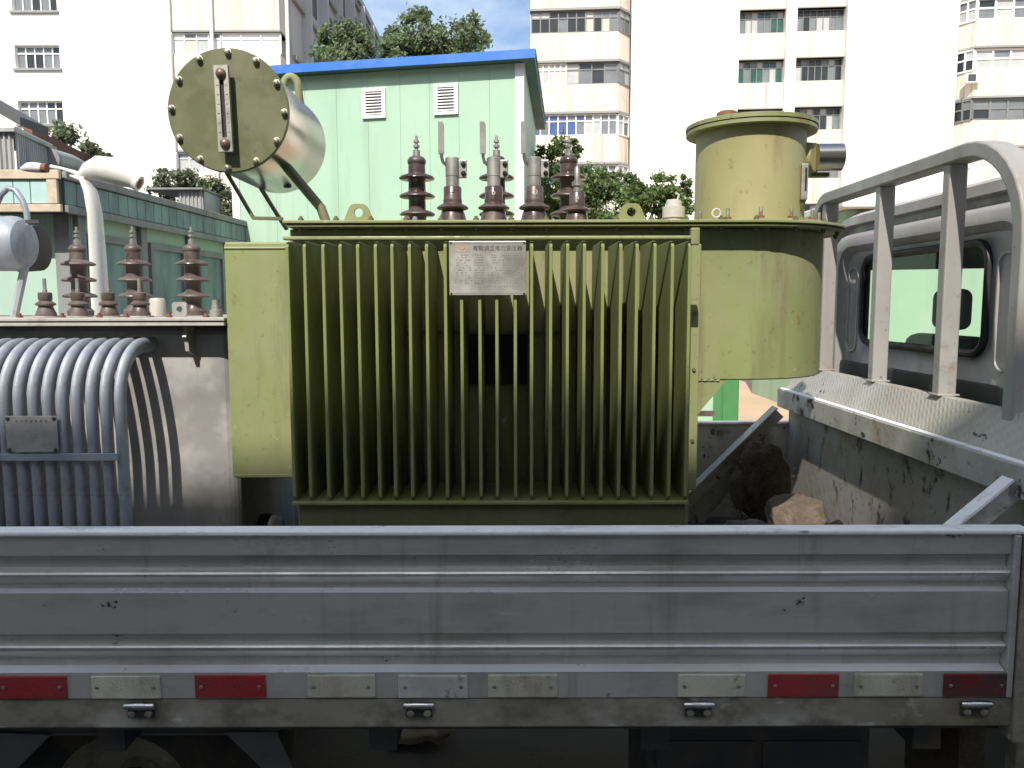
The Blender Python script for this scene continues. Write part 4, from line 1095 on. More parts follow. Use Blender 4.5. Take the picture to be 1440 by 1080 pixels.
# ------------------------------------------------------------------ the olive transformer
DF, DW = 2.20, 2.45                          # fin fronts, tank wall
FX0, FX1 = PX(405, 500, DF) , PX(971, 500, DF)
ZFT, ZFB = PZ(690, 338, DF), PZ(690, 704, DF)
ZC = PZ(690, 309, 2.38)                      # cover, top face
tr = thing('transformer', 'olive green oil transformer with finned radiator, nameplate and round switch turret', 'transformer', ((FX0 + FX1) / 2, 2.8, FLOOR))
TX0, TX1 = PX(412, 500, DW) , PX(975, 500, DW) - 0.004
XC, RC, YC = 0.735, 0.325, DW + 0.325
tank = MB().box(TX0, TX1, DW, 3.12, FLOOR + 0.10, ZC - 0.0195).build('tank', 'olive', tr, smooth=0, bevel=0.006)
# fins
pitch = (FX1 - FX0 - 0.012) / 23.0
def fin_mesh(x):
    c = 0.03
    pts = [(DF, ZFT - c * 0.55), (DF + 0.010, ZFT - c * 0.15), (DF + c, ZFT), (DW, ZFT), (DW, ZFB), (DF + 0.012, ZFB), (DF, ZFB + 0.012)]
    mb = MB()
    mb.prism(pts, x - 0.0046, x + 0.0046, 'x')
    return mb
f0 = fin_mesh(FX0 + 0.006).build('radiator_fin', 'olive_fin', tr, smooth=0, bevel=0.002, org=(FX0 + 0.006, DW, ZFT))
for k in range(1, 24):
    c_ = dup(f0, tr, (pitch * k + RND.uniform(-.0012, .0012), 0, RND.uniform(-.0012, .0008)))
    c_.rotation_euler = (0, RND.uniform(-.0022, .0022), RND.uniform(-.010, .010))
# dark rectangle and thin dark line set on the tank wall behind the fins
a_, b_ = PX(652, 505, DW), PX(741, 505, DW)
MB().box(a_, b_, DW - 0.008, DW - 0.0015, PZ(695, 540, DW), PZ(695, 470, DW)).build('dark_rect', 'rubber', tr, smooth=0)
MB().box(TX0 + 0.02, TX1 - 0.03, DW - 0.006, DW - 0.001, PZ(695, 469.5, DW), PZ(695, 465, DW)).build('dark_line', 'olive_dark', tr, smooth=0)
def weld(pts, r0, seed, nm='weld_bead', mm='olive'):
    rn = random.Random(seed); out = []; rr = []
    for A_, B_ in zip(pts[:-1], pts[1:]):
        A_, B_ = Vector(A_), Vector(B_); k_ = max(4, int((B_ - A_).length / 0.006))
        for i_ in range(k_):
            out.append(A_.lerp(B_, i_ / k_) + Vector((rn.uniform(-.0008, .0008), 0, rn.uniform(-.0008, .0008)))); rr.append(r0 * (1.0 + 0.35 * math.sin(i_ * 1.9) + rn.uniform(-.2, .2)))
    MB().tube(out, rr, 6).build(nm, mm, tr)

# fold at the top of the fins, rails
MB().box(FX0 - 0.004, FX1 + 0.012, DF - 0.004, DF + 0.018, ZFT + 0.002, ZFT + 0.012).build('top_rail', 'olive', tr, smooth=0, bevel=0.003)
MB().box(FX1 - 0.006, FX1 + 0.018, DF - 0.008, DF + 0.016, PZ(970, 345, DF), PZ(970, 321, DF)).build('rail_ear', 'olive', tr, smooth=0, bevel=0.003)
MB().box(FX0 + 0.0, FX1 + 0.002, DF - 0.003, DW - 0.001, ZFB - 0.012, ZFB - 0.002).build('bottom_rail', 'olive_fin', tr, smooth=0, bevel=0.002)
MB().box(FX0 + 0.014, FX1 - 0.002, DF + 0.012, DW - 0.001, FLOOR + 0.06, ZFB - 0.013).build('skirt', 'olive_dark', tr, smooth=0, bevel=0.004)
MB().box(TX0 + 0.1, TX1 - 0.1, DF + 0.1, DF + 0.18, FLOOR + 0.001, FLOOR + 0.059).build('skid', 'olive_dark', tr, smooth=0)
MB().box(TX0 + 0.1, TX1 - 0.1, 3.0, 3.08, FLOOR + 0.001, FLOOR + 0.099).build('skid', 'olive_dark', tr, smooth=0)
# side strip at the right of the fin bank
MB().box(TX1 - 0.022, TX1 + 0.012, DW - 0.045, DW - 0.002, ZFB - 0.02, PZ(972, 345, DW)).build('edge_strip', 'olive', tr, smooth=0, bevel=0.003)
for py in (440, 520, 620, 694):
    MB().lathe([(0.006, 0), (0.006, -0.006)], (TX1 - 0.004, DW - 0.045, PZ(972, py, DW - .045)), 'y', 6).build('bolt', 'olive_dark', tr)
# left side fins: flat panels seen from the end
LX0, LX1 = PX(321, 500, 2.44), TX0 - 0.002
zt, zb = PZ(365, 341, 2.44), PZ(365, 672, 2.44)
mb = MB().prism([(LX0, zb + 0.012), (LX0, zt - 0.006), (LX0 + 0.006, zt), (LX1, zt), (LX1, zb + 0.006), (LX1 - 0.02, zb), (LX0 + 0.012, zb)], 2.440, 2.451, 'y')
s0 = mb.build('side_fin', 'olive', tr, smooth=0, bevel=0.002)
for k in range(1, 13):
    dup(s0, tr, (0, 0.052 * k, 0))
MB().prism([(2.436, zt - 0.016), (2.452, zt + 0.004), (2.47, zt + 0.004), (2.47, zt + 0.001), (2.452, zt - 0.001), (2.438, zt - 0.019)], LX0 + 0.001, LX1, 'x').build('fold', 'olive', tr, smooth=0)
MB().box(LX0 + 0.004, LX1 - 0.004, 2.434, 2.4385, zb + 0.004, zb + 0.014).build('fold', 'olive', tr, smooth=0, bevel=0.0015)
# switch compartment with rounded end
def stadium(x0, xc, yc, r, n_=20):
    pts = [(x0, yc - r)]
    for k in range(n_ + 1):
        a = R(-90 + 180 * k / n_); pts.append((xc + r * math.cos(a), yc + r * math.sin(a)))
    pts.append((x0, yc + r))
    return pts
zcb = PZ(1020, 535, DW)
comp = MB().prism(stadium(TX1 + 0.002, XC, YC, RC), zcb, ZC - 0.0195, 'z').build('switch_compartment', 'olive', tr, smooth=30, bevel=0.004)
weld([(TX1 + 0.014, DW - 0.001, ZC - 0.03), (TX1 + 0.014, DW - 0.001, zcb), (TX1 + 0.014, DW + 0.001, PZ(975, 590, DW))], 0.0028, 1)
weld([(TX1 + 0.016, DW + 0.0, zcb - 0.001), (PX(1014, 536, DW), DW + 0.0, zcb - 0.001)], 0.0026, 2)
q = [P(976, 536, 2.5), P(1016, 537, 2.5), P(976, 590, 2.5)]
MB().prism([(TX1 + 0.003, zcb - 0.001), (q[1].x, zcb - 0.001), (TX1 + 0.003, q[2].z)], 2.452, 2.464, 'y').build('bracket', 'olive', tr, smooth=0)
MB().prism([(TX1 + 0.003, zcb - 0.001), (q[1].x, zcb - 0.001), (TX1 + 0.003, q[2].z)], 2.95, 2.962, 'y').build('bracket', 'olive', tr, smooth=0)
# flanged cover
CX0 = PX(397, 312, 2.38)
MB().prism(stadium(CX0 + 0.01, XC, YC, RC + 0.063), ZC - 0.019, ZC - 0.0115, 'z').build('tank_flange', 'olive', tr, smooth=30, bevel=0.002)
MB().prism(stadium(CX0 + 0.012, XC, YC, RC + 0.058), ZC - 0.0113, ZC - 0.0092, 'z').build('gasket', 'rubber', tr, smooth=30)
cover = MB().prism(stadium(CX0, XC, YC, RC + 0.070), ZC - 0.009, ZC, 'z').build('cover', 'olive', tr, smooth=30, bevel=0.002)
# cover bolts
bolt0 = MB().lathe([(0.009, 0), (0.009, 0.007), (0.005, 0.0075), (0.005, 0.013)], (0, 0, 0), 'z', 6)
def cover_bolt(x, y, mm='olive_dark', under=True):
    mb = MB().lathe([(0.009, 0.0005), (0.009, 0.008), (0.005, 0.0085), (0.005, 0.014)], (x, y, ZC), 'z', 6)
    o = mb.build('cover_bolt', mm, tr, smooth=0)
    MB().lathe([(0.008, -0.0195), (0.008, -0.027), (0.005, -0.0275), (0.005, -0.033)], (x, y, ZC), 'z', 6).build('nut', mm, o, smooth=0)
    return o
yb = YC - RC - 0.045
cb0 = cover_bolt(CX0 + 0.05, yb)
for k in range(1, 14):
    dup(cb0, tr, (k * (XC - CX0 - 0.05) / 13.0, 0, 0))
for k in range(1, 9):
    a = R(-90 + 180 * k / 9)
    dup(cb0, tr, (XC + (RC + 0.045) * math.cos(a) - CX0 - 0.05, YC + (RC + 0.045) * math.sin(a) - yb, 0))
# lifting lugs
for px_ in (505, 888):
    c = P(px_, 300, 2.48)
    w = PS(20, 2.48); h = PS(26, 2.48)
    o_ = [(-w, 0), (w, 0), (w, h * 0.18), (w * 0.62, h * 0.85), (w * 0.4, h), (-w * 0.4, h), (-w * 0.62, h * 0.85), (-w, h * 0.18)]
    hc = (0, h * 0.55); hr = h * 0.24
    mb = MB(); N_ = 24
    import bisect
    def out_pt(a):
        d = Vector((math.cos(a), math.sin(a))); best = None
        for i in range(len(o_)):
            A_, B_ = Vector(o_[i]), Vector(o_[(i + 1) % len(o_)]); e_ = B_ - A_; den = d.x * e_.y - d.y * e_.x
            if abs(den) < 1e-9: continue
            q_ = A_ - Vector(hc); t_ = (q_.x * e_.y - q_.y * e_.x) / den; s_2 = (q_.x * d.y - q_.y * d.x) / den
            if t_ > 0 and -1e-6 <= s_2 <= 1 + 1e-6 and (best is None or t_ < best): best = t_
        return (hc[0] + d.x * best, hc[1] + d.y * best)
    angs = [2 * math.pi * k / N_ for k in range(N_)]
    for yv in (2.474, 2.486):
        mb.v += [Vector((c.x + out_pt(a)[0], yv, ZC + 0.001 + max(0, out_pt(a)[1]))) for a in angs]
        mb.v += [Vector((c.x + hc[0] + hr * math.cos(a), yv, ZC + 0.001 + hc[1] + hr * math.sin(a))) for a in angs]
    for k in range(N_):
        k2 = (k + 1) % N_
        mb.f += [(k, k2, N_ + k2, N_ + k), (2 * N_ + k2, 2 * N_ + k, 3 * N_ + k, 3 * N_ + k2), (k2, k, 2 * N_ + k, 2 * N_ + k2), (N_ + k, N_ + k2, 3 * N_ + k2, 3 * N_ + k)]
    mb.build('lifting_lug', 'olive', tr, smooth=30)

# turret
TXc, TYc, TRr = PX(1055, 230, 2.74), 2.74, PS(73, 2.74)
zl0 = ZC + 0.015
zl1 = PZ(1055, 172, TYc - TRr - 0.02)
tur = MB().lathe([(TRr, 0.0), (TRr, zl1 - zl0)], (TXc, TYc, zl0), 'z', 48).build('switch_turret', 'olive_turret', tr)
MB().lathe([(TRr + 0.075, -0.0145), (TRr + 0.075, -0.002), (TRr + 0.073, 0)], (TXc, TYc, zl0), 'z', 48).build('base_flange', 'olive', tur)
MB().lathe([(TRr + 0.033, 0.0005), (TRr + 0.033, 0.012)], (TXc, TYc, zl1), 'z', 48).build('neck_flange', 'olive', tur)
MB().lathe([(TRr + 0.028, 0.0125), (TRr + 0.028, 0.015)], (TXc, TYc, zl1), 'z', 48).build('gasket', 'rubber', tur)
MB().lathe([(TRr + 0.035, 0.0155), (TRr + 0.035, 0.028), (TRr + 0.028, 0.031), (TRr * 0.7, 0.037), (0.0, 0.04)], (TXc, TYc, zl1), 'z', 48, cap=False).build('lid', 'olive', tur)
MB().lathe([(0.034, 0.036), (0.036, 0.05), (0.034, 0.062), (0.026, 0.067), (0, 0.068)], (TXc - TRr * 0.52, TYc - 0.05, zl1), 'z', 20, cap=False).build('vent_cap', 'bolt_rust', tur)
MB().box(TXc + 0.06, TXc + 0.10, TYc - 0.12, TYc - 0.09, zl1 + 0.031, zl1 + 0.045).build('lid_clip', 'olive', tur, smooth=0)
for k in range(14):
    a = R(-180 + 360 * k / 14 + 6)
    x, y = TXc + (TRr + 0.045) * math.cos(a), TYc + (TRr + 0.045) * math.sin(a)
    b_ = MB().lathe([(0.006, 0.001), (0.006, 0.036)], (x, y, zl0), 'z', 8).build('stud', 'bolt_steel', tur)
    MB().lathe([(0.012, 0.0008), (0.012, 0.010)], (x, y, zl0), 'z', 6).build('nut', 'bolt_rust', b_, smooth=0)
# earth ring on the flange
c = P(1008, 295, TYc - TRr - 0.06)
ringp = [(c.x + 0.013 * math.cos(a), c.y, zl0 + 0.016 + 0.013 * math.sin(a)) for a in [2 * math.pi * k / 16 for k in range(17)]]
MB().tube(ringp, 0.0035, 6, cap=False).build('eye_ring', 'cap_white', tur)
# relief valve with steel hood on the right of the turret
zc = PZ(1150, 226, TYc)
MB().tube([(TXc + TRr - 0.01, TYc - 0.02, zc), (TXc + TRr + 0.024, TYc - 0.05, zc)], [PS(23, TYc), PS(19, TYc)], 24).build('valve_neck', 'olive_turret', tur)
MB().tube([(TXc + TRr + 0.0245, TYc - 0.05, zc), (TXc + TRr + 0.0245 + PS(34, TYc), TYc - 0.055, zc)], PS(18, TYc), 24).build('valve_hood', 'steel', tur)
MB().box(TXc + TRr + 0.02, TXc + TRr + 0.08, TYc - 0.03, TYc + 0.0, zc - PS(24, TYc), zc - PS(18, TYc) - 0.001).build('valve_bracket', 'olive_dark', tur, smooth=0)
# oil gauge beside the turret
gx = PX(1129, 260, TYc - 0.12)
gg = MB().box(gx - 0.010, gx + 0.012, TYc - 0.14, TYc - 0.10, PZ(1129, 283, 2.62), PZ(1129, 232, 2.62)).build('oil_gauge', 'zinc', tur, smooth=0, bevel=0.003)
MB().box(gx + 0.0005, gx + 0.006, TYc - 0.1425, TYc - 0.1405, PZ(1129, 270, 2.62), PZ(1129, 238, 2.62)).build('slot', 'rubber', gg, smooth=0)
MB().lathe([(0.014, 0.0), (0.005, -0.03)], (gx, TYc - 0.12, PZ(1129, 283, 2.62)), 'z', 10).build('gauge_stem', 'olive_dark', gg)

# bushings
def hv_bushing(x, y, z, sc, pm, root, studm='zinc', nm='bushing'):
    """tall three-shed porcelain bushing, total height about 0.34*sc"""
    pr = [(0.050, 0.0), (0.052, 0.02), (0.036, 0.035), (0.034, 0.072)]
    for h in (0.08, 0.148, 0.216):
        pr += [(0.036, h - 0.004), (0.064, h - 0.003), (0.068, h + 0.001), (0.0665, h + 0.006), (0.056, h + 0.012), (0.040, h + 0.017), (0.033, h + 0.021), (0.032, h + 0.058)]
    pr += [(0.032, 0.262), (0.026, 0.266), (0.034, 0.272), (0.036, 0.284), (0.028, 0.296), (0.014, 0.302)]
    b = MB().lathe([(r * sc, h * sc) for r, h in pr], (x, y, z), 'z', 28).build(nm, pm, root, smooth=50)
    MB().lathe([(0.014 * sc, 0.3015 * sc), (0.014 * sc, 0.322 * sc), (0.007 * sc, 0.323 * sc), (0.007 * sc, 0.332 * sc), (0.012 * sc, 0.333 * sc), (0.012 * sc, 0.342 * sc), (0.006 * sc, 0.343 * sc),
                (0.006 * sc, 0.350 * sc), (0.011 * sc, 0.351 * sc), (0.011 * sc, 0.359 * sc), (0.005 * sc, 0.36 * sc), (0.005 * sc, 0.376 * sc)], (x, y, z), 'z', 10).build('terminal_stud', studm, b)
    return b
zs = ZC + 0.0005
for px_ in (587, 699, 800):
    hb_ = hv_bushing(PX(px_, 260, 2.95), 2.95, zs, 0.96, 'porcelain', tr)
    MB().lathe([(0.062, 0.0), (0.062, 0.012), (0.05, 0.014)], (PX(px_, 260, 2.95), 2.95, zs), 'z', 20).build('clamp_ring', 'bolt_rust', hb_)
def lv_bushing(px_, letter, flag=True, sc=1.0):
    D_ = 2.60
    x = PX(px_, 280, D_); y = D_; z = zs
    s = sc
    pr = [(0.050 * s, 0.0), (0.050 * s, 0.012 * s), (0.046 * s, 0.016 * s), (0.038 * s, 0.045 * s), (0.034 * s, 0.052 * s), (0.048 * s, 0.056 * s), (0.052 * s, 0.060 * s), (0.046 * s, 0.066 * s), (0.031 * s, 0.074 * s),
          (0.030 * s, 0.080 * s), (0.031 * s, 0.084 * s), (0.029 * s, 0.088 * s), (0.029 * s, 0.125 * s), (0.026 * s, 0.128 * s)]
    b = MB().lathe(pr, (x, y, z), 'z', 28).build('bushing', 'porcelain', tr, smooth=50)
    text_mesh('letter_mark', letter, 0.026 * s, 'letter_pale', b, (x, y - 0.0298 * s, z + 0.106 * s), extrude=0.0004)
    for dx in (-0.045, 0.0, 0.045):
        MB().box(x + dx * s - 0.009, x + dx * s + 0.009, y - 0.058 * s, y - 0.044 * s, z, z + 0.010).build('clamp', 'zinc', b, smooth=0, bevel=0.002)
    if flag:
        t = MB().lathe([(0.021, 0.128), (0.021, 0.160), (0.0225, 0.161), (0.0225, 0.217), (0.02, 0.22)], (x, y, z), 'z', 20).build('terminal', 'zinc', tr)
        MB().box(x + 0.012, x + 0.047, y - 0.006, y + 0.006, z + 0.155, z + 0.213).build('terminal_pad', 'zinc', t, smooth=0, bevel=0.003)
        for dz in (0.170, 0.199):
            MB().lathe([(0.008, -0.0062), (0.008, -0.011), (0.004, -0.016)], (x + 0.036, y, z + dz), 'y', 6).build('bolt', 'rubber', t, smooth=0)
        xf = x - 0.034
        MB().bar([(x - 0.019, y - 0.004, z + 0.196), (x - 0.030, y - 0.004, z + 0.206), (xf, y - 0.004, z + 0.222), (xf, y - 0.004, z + 0.232)], 0.012, 0.010, side=(0, 1, 0)).build('strap', 'dark_metal', t, smooth=0)
        MB().prism([(xf - 0.010, z + 0.230), (xf + 0.009, z + 0.230), (xf + 0.009, z + 0.323), (xf + 0.002, z + 0.333), (xf - 0.010, z + 0.333)], y - 0.0075, y - 0.0025, 'y').build('flag_bar', 'flag_grey', t, smooth=0, bevel=0.001)
    else:
        t = MB().lathe([(0.012, 0.128 * s), (0.012, 0.150 * s), (0.017, 0.151 * s), (0.017, 0.166 * s), (0.011, 0.167 * s), (0.011, 0.172 * s), (0.0085, 0.173 * s), (0.0085, 0.215 * s), (0.005, 0.222 * s)], (x, y, z), 'z', 12).build('terminal', 'zinc', tr)
    return b
lv_bushing(637, 'c'); lv_bushing(695, 'b'); lv_bushing(752, 'O'); lv_bushing(812, 'a', False, 0.86)
# small things on the cover
c = P(570, 300, 2.60)
MB().lathe([(0.014, 0), (0.014, 0.03), (0.01, 0.034)], (c.x, 2.60, zs), 'z', 14).build('filler_plug', 'cap_white', tr)
c = P(584, 300, 2.48)
MB().lathe([(0.009, 0), (0.009, 0.012), (0.006, 0.02)], (c.x, 2.48, zs), 'z', 8).build('earth_bolt', 'zinc', tr)
c = P(948, 290, 2.60)
vb = MB().lathe([(0.040, 0), (0.040, 0.010), (0.032, 0.012), (0.032, 0.026), (0.036, 0.027), (0.036, 0.062), (0.026, 0.064), (0.024, 0.082), (0.012, 0.086)], (c.x, 2.60, zs), 'z', 24).build('relief_valve', 'cap_white', tr)
MB().tube([(c.x + 0.01, 2.6, zs + 0.08), (c.x + 0.016, 2.6, zs + 0.10), (c.x + 0.004, 2.6, zs + 0.108)], 0.004, 6).build('valve_pin', 'cap_white', vb)

# nameplate
NX0, NX1 = PX(632, 376, DF - 0.012), PX(740, 376, DF - 0.012)
NZ1, NZ0 = PZ(686, 339, DF - 0.012), PZ(686, 415, DF - 0.012)
yn = DF - 0.012
npl = MB().box(NX0, NX1, yn, yn + 0.003, NZ0, NZ1).build('nameplate', 'alu_plate', tr, smooth=0, bevel=0.001)
W, Hn = NX1 - NX0, NZ1 - NZ0
for (fx, fz) in ((0.025, 0.03), (0.975, 0.03), (0.025, 0.97), (0.975, 0.97)):
    MB().lathe([(0.003, 0), (0.003, -0.002)], (NX0 + W * fx, yn - 0.0002, NZ0 + Hn * fz), 'y', 8).build('rivet', 'rubber', npl)
fr = MB()
for (a, b, c_, d_) in ((0.05, 0.95, 0.035, 0.042), (0.05, 0.95, 0.955, 0.962)):
    fr.box(NX0 + W * a, NX0 + W * b, yn - 0.0006, yn - 0.0002, NZ0 + Hn * c_, NZ0 + Hn * d_)
fr.build('plate_border', 'print_faint', npl, smooth=0)
text_mesh('title', '有载调压电力变压器', W * 0.072, 'print', npl, (NX0 + W * 0.63, yn - 0.0006, NZ0 + Hn * 0.865))
em = MB()
cxm, czm = NX0 + W * 0.165, NZ0 + Hn * 0.865
for (r0, r1) in ((1.0, 0.78), ):
    vs = []
    for k in range(28):
        a = 2 * math.pi * k / 28
        vs += [(cxm + W * 0.082 * r0 * math.cos(a), yn - 0.0006, czm + Hn * 0.078 * r0 * math.sin(a)), (cxm + W * 0.082 * r1 * math.cos(a), yn - 0.0006, czm + Hn * 0.078 * r1 * math.sin(a))]
    em.add(vs, [(2 * k, 2 * k + 1, (2 * k + 3) % 56, (2 * k + 2) % 56) for k in range(28)])
em.box(cxm - W * 0.035, cxm + W * 0.03, yn - 0.0007, yn - 0.0005, czm - Hn * 0.022, czm + Hn * 0.002)
em.box(cxm - W * 0.008, cxm + W * 0.045, yn - 0.0007, yn - 0.0005, czm + Hn * 0.004, czm + Hn * 0.026)
em.build('emblem', 'print_red', npl, smooth=0)
rp = random.Random(21); tb = MB(); tb2 = MB()
for i in range(12):
    zz = NZ0 + Hn * (0.735 - 0.047 * i)
    for (a, b, dk) in ((0.07, 0.28, 0), (0.33, 0.45, 1), (0.50, 0.66, 0), (0.70, 0.80, 1), (0.84, 0.96, 0)):
        x = NX0 + W * a
        while x < NX0 + W * b:
            l_ = W * rp.uniform(0.008, 0.02)
            if rp.random() < (0.9 if dk else 0.4) and not (dk and a > 0.6 and i > 7):
                (tb if dk else tb2).box(x, x + l_, yn - 0.0006, yn - 0.0002, zz, zz + Hn * 0.022)
            x += l_ + W * 0.008
x = NX0 + W * 0.33
while x < NX0 + W * 0.95:
    tb.box(x, x + W * 0.013, yn - 0.0006, yn - 0.0002, NZ0 + Hn * 0.15, NZ0 + Hn * 0.175); x += W * 0.038
kind(tb.build('table_print', 'print_faint', npl, smooth=0), 'stuff')
kind(tb2.build('fine_print', 'print_faint', npl, smooth=0), 'stuff')

# conservator
cy0 = 2.42
cc = P(322, 155, cy0); rC = PS(82, cy0) * 1.01
LENc = 0.50
cons = MB().lathe([(rC * 0.955, 0.012), (rC * 0.955, LENc), (rC * 0.90, LENc + 0.02)], cc, 'y', 56).build('conservator', 'steel', tr)
plate = MB().lathe([(rC - 0.003, -0.003), (rC, 0), (rC, 0.009), (rC * 0.93, 0.0115)], cc, 'y', 64).build('end_plate', 'olive_dark', tr)
for k in range(12):
    a = R(90 + 30 * k - 2)
    x, z = cc.x + rC * 0.925 * math.cos(a), cc.z + rC * 0.925 * math.sin(a)
    MB().lathe([(0.011, -0.0032), (0.011, -0.006), (0.0085, -0.0065), (0.0085, -0.015), (0.006, -0.018), (0.0, -0.019)], (x, cc.y, z), 'y', 12, cap=False).build('bolt', 'bolt_steel', plate)
# level gauge on the end plate, leaning a little
ga, gb_ = P(312, 97, cy0 - 0.035), P(318.5, 207, cy0 - 0.035)
yg = cy0 - 0.040
d = (gb_ - ga); d.y = 0; Lg = d.length; d.normalize(); e_ = Vector((d.z, 0, -d.x))
if e_.x < 0: e_ = -e_
def TG(u, n_, w): return Vector((ga.x, yg, ga.z)) + e_ * u + d * w + Vector((0, n_, 0))
hw = PS(9.5, cy0)
sw = hw * 0.33
gau = MB()
gau.box(-hw, -sw, 0, 0.014, -0.012, Lg + 0.012, TG).box(sw, hw, 0, 0.014, -0.012, Lg + 0.012, TG)
gau.box(-sw, sw, 0.0005, 0.0135, -0.012, Lg * 0.13, TG).box(-sw, sw, 0.0005, 0.0135, Lg * 0.87, Lg + 0.012, TG)
lg = gau.build('level_gauge', 'zinc', plate, smooth=0)
MB().box(-sw, sw, 0.008, 0.010, Lg * 0.13, Lg * 0.87, TG).build('gauge_glass', 'rubber', lg, smooth=0)
for w in (0.012, Lg - 0.012):
    c = TG(0, 0, w)
    MB().lathe([(0.015, -0.0005), (0.015, -0.004), (0.012, -0.010), (0.005, -0.014), (0, -0.0145)], c, 'y', 16, cap=False).build('dome_nut', 'dome_brown', lg)
    MB().lathe([(0.012, 0.0145), (0.012, 0.037)], c, 'y', 12).build('standoff', 'olive_dark', lg)
tk_ = MB()
for k in range(6):
    w = Lg * (0.2 + 0.12 * k)
    tk_.box(-hw * 0.75, -hw * 0.45, -0.0006, -0.0002, w, w + 0.0018, TG).box(hw * 0.5, hw * 0.8, -0.0006, -0.0002, w, w + 0.0018, TG)
tk_.build('scale_marks', 'print', lg, smooth=0)
# loop pipe, drain boss, struts and oil pipe
lp0 = P(398, 150, 2.72); lp = []
for k in range(13):
    a = R(180 - 15 * k)
    lp.append((PX(410, 122, 2.76) + PS(10, 2.76) * math.cos(a), 2.76, PZ(410, 122, 2.76) + PS(14, 2.76) * math.sin(a)))
lp = [(lp[0][0], 2.76, PZ(402, 150, 2.76))] + lp + [(lp[-1][0] + 0.004, 2.78, PZ(420, 160, 2.76))]
MB().tube(lp, 0.013, 12).build('breather_pipe', 'olive', tr)
MB().lathe([(0.016, 0), (0.016, -0.035), (0.011, -0.04)], (PX(404, 250, 2.82), 2.82, PZ(404, 247, 2.82)), 'z', 12).build('drain_plug', 'dark_metal', cons)
yy = 2.52
s_a = [P(316, 236, yy), P(357, 306, yy), P(398, 307, yy)]
MB().bar([p for p in s_a], 0.018, 0.010, side=(0, 1, 0)).build('strut', 'olive_dark', tr, smooth=0)
yy = 2.86
MB().bar([P(350, 236, yy), P(396, 310, yy), P(404, 322, yy)], 0.018, 0.012, side=(0, 1, 0)).build('strut', 'olive_dark', tr, smooth=0)
yy = 2.62
e1 = P(460, 306, yy); e1.z = ZC + 0.001
MB().tube([P(384, 205, 2.66), P(397, 226, 2.65), P(452, 292, yy), Vector((e1.x, yy, ZC + 0.012)), Vector((e1.x + 0.004, yy, ZC + 0.001))], [0.017, 0.017, 0.016, 0.016, 0.016], 12).build('oil_pipe', 'olive_dark', tr)
MB().lathe([(0.034, 0), (0.034, 0.010), (0.022, 0.012)], (e1.x + 0.004, yy, ZC + 0.0005), 'z', 16).build('pipe_flange', 'olive', tr)

# ------------------------------------------------------------------ the grey transformer
B = thing('transformer', 'weathered blue-grey oil transformer with rows of bent cooling tubes', 'transformer', (-1.6, 2.85, FLOOR))
DB = 2.52
BX1 = LX0 - 0.012
BX0 = -2.62
ZBC = PZ(160, 446, 2.40)                     # cover top
MB().box(BX0, BX1, DB, 3.2, FLOOR + 0.05, ZBC - 0.026).build('tank', 'grey_tank', B, smooth=0, bevel=0.045, seg=5)
MB().box(BX0 - 0.05, BX1 + 0.01, DB - 0.10, 3.26, ZBC - 0.010, ZBC).build('cover', 'grey_cover', B, smooth=0, bevel=0.002)
MB().box(BX0 - 0.045, BX1 + 0.008, DB - 0.095, 3.255, ZBC - 0.025, ZBC - 0.0125).build('tank_flange', 'grey_cover', B, smooth=0, bevel=0.002)
MB().box(BX0 - 0.04, BX1 + 0.005, DB - 0.088, 3.25, ZBC - 0.0122, ZBC - 0.0103).build('gasket', 'rubber', B, smooth=0)
MB().box(BX0 + 0.1, BX1 - 0.1, DB + 0.06, DB + 0.14, FLOOR + 0.001, FLOOR + 0.049).build('skid', 'dark_metal', B, smooth=0)
MB().box(BX0 + 0.1, BX1 - 0.1, 3.05, 3.13, FLOOR + 0.001, FLOOR + 0.049).build('skid', 'dark_metal', B, smooth=0)
# bent cooling tubes
zt_o = PZ(200, 484, DB - 0.05)
rt_ = 0.0195
fy = 2.29
xl = PX(172, 620, fy)
tp = PS(20.4, fy)
def tube_path(x, off, ztop):
    R_ = 0.155 if off > 0.18 else (0.12 if off > 0.12 else 0.08)
    pth = [(x, DB + 0.01, ztop)]
    yy_ = DB - off + R_
    pth.append((x, yy_, ztop))
    for k in range(1, 11):
        a = R(9 * k)
        pth.append((x, yy_ - R_ * math.sin(a), ztop - R_ + R_ * math.cos(a)))
    zb_ = FLOOR + 0.16
    for k in range(0, 6):
        a = R(18 * k)
        pth.append((x, DB - off + R_ * 0.6 * (1 - math.cos(a)), zb_ + R_ * 0.6 - R_ * 0.6 * math.sin(a)))
    pth.append((x, DB + 0.01, zb_))
    return pth
for off, dz in ((DB - fy, 0.0),):
    t0 = MB().tube(tube_path(xl, off, zt_o + dz), 0.0145, 14, cap=False, sq=1.65).build('cooling_tube', 'blue_grey', B, smooth=60)
    for k in range(1, 19):
        dup(t0, B, (-tp * k, 0, 0))
zb1, zb0 = PZ(80, 636, fy - 0.025), PZ(80, 646, fy - 0.025)
MB().box(xl - tp * 18.5, xl + 0.002, fy - 0.034, fy - 0.0255, zb0, zb1).build('tie_bar', 'blue_grey', B, smooth=0, bevel=0.001)
a, b = PX(11, 610, fy - 0.03), PX(83, 610, fy - 0.03)
z1, z0 = PZ(47, 583, fy - 0.03), PZ(47, 634, fy - 0.03)
npl2 = MB().box(a, b, fy - 0.038, fy - 0.0345, z0, z1).build('nameplate', 'plate_old', B, smooth=0, bevel=0.001)
for (fx, fz) in ((0.05, 0.07), (0.95, 0.07), (0.05, 0.93), (0.95, 0.93)):
    MB().lathe([(0.006, 0), (0.006, -0.002), (0.003, -0.004)], (a + (b - a) * fx, fy - 0.0382, z0 + (z1 - z0) * fz), 'y', 8).build('rivet', 'dark_metal', npl2)
mk = MB()
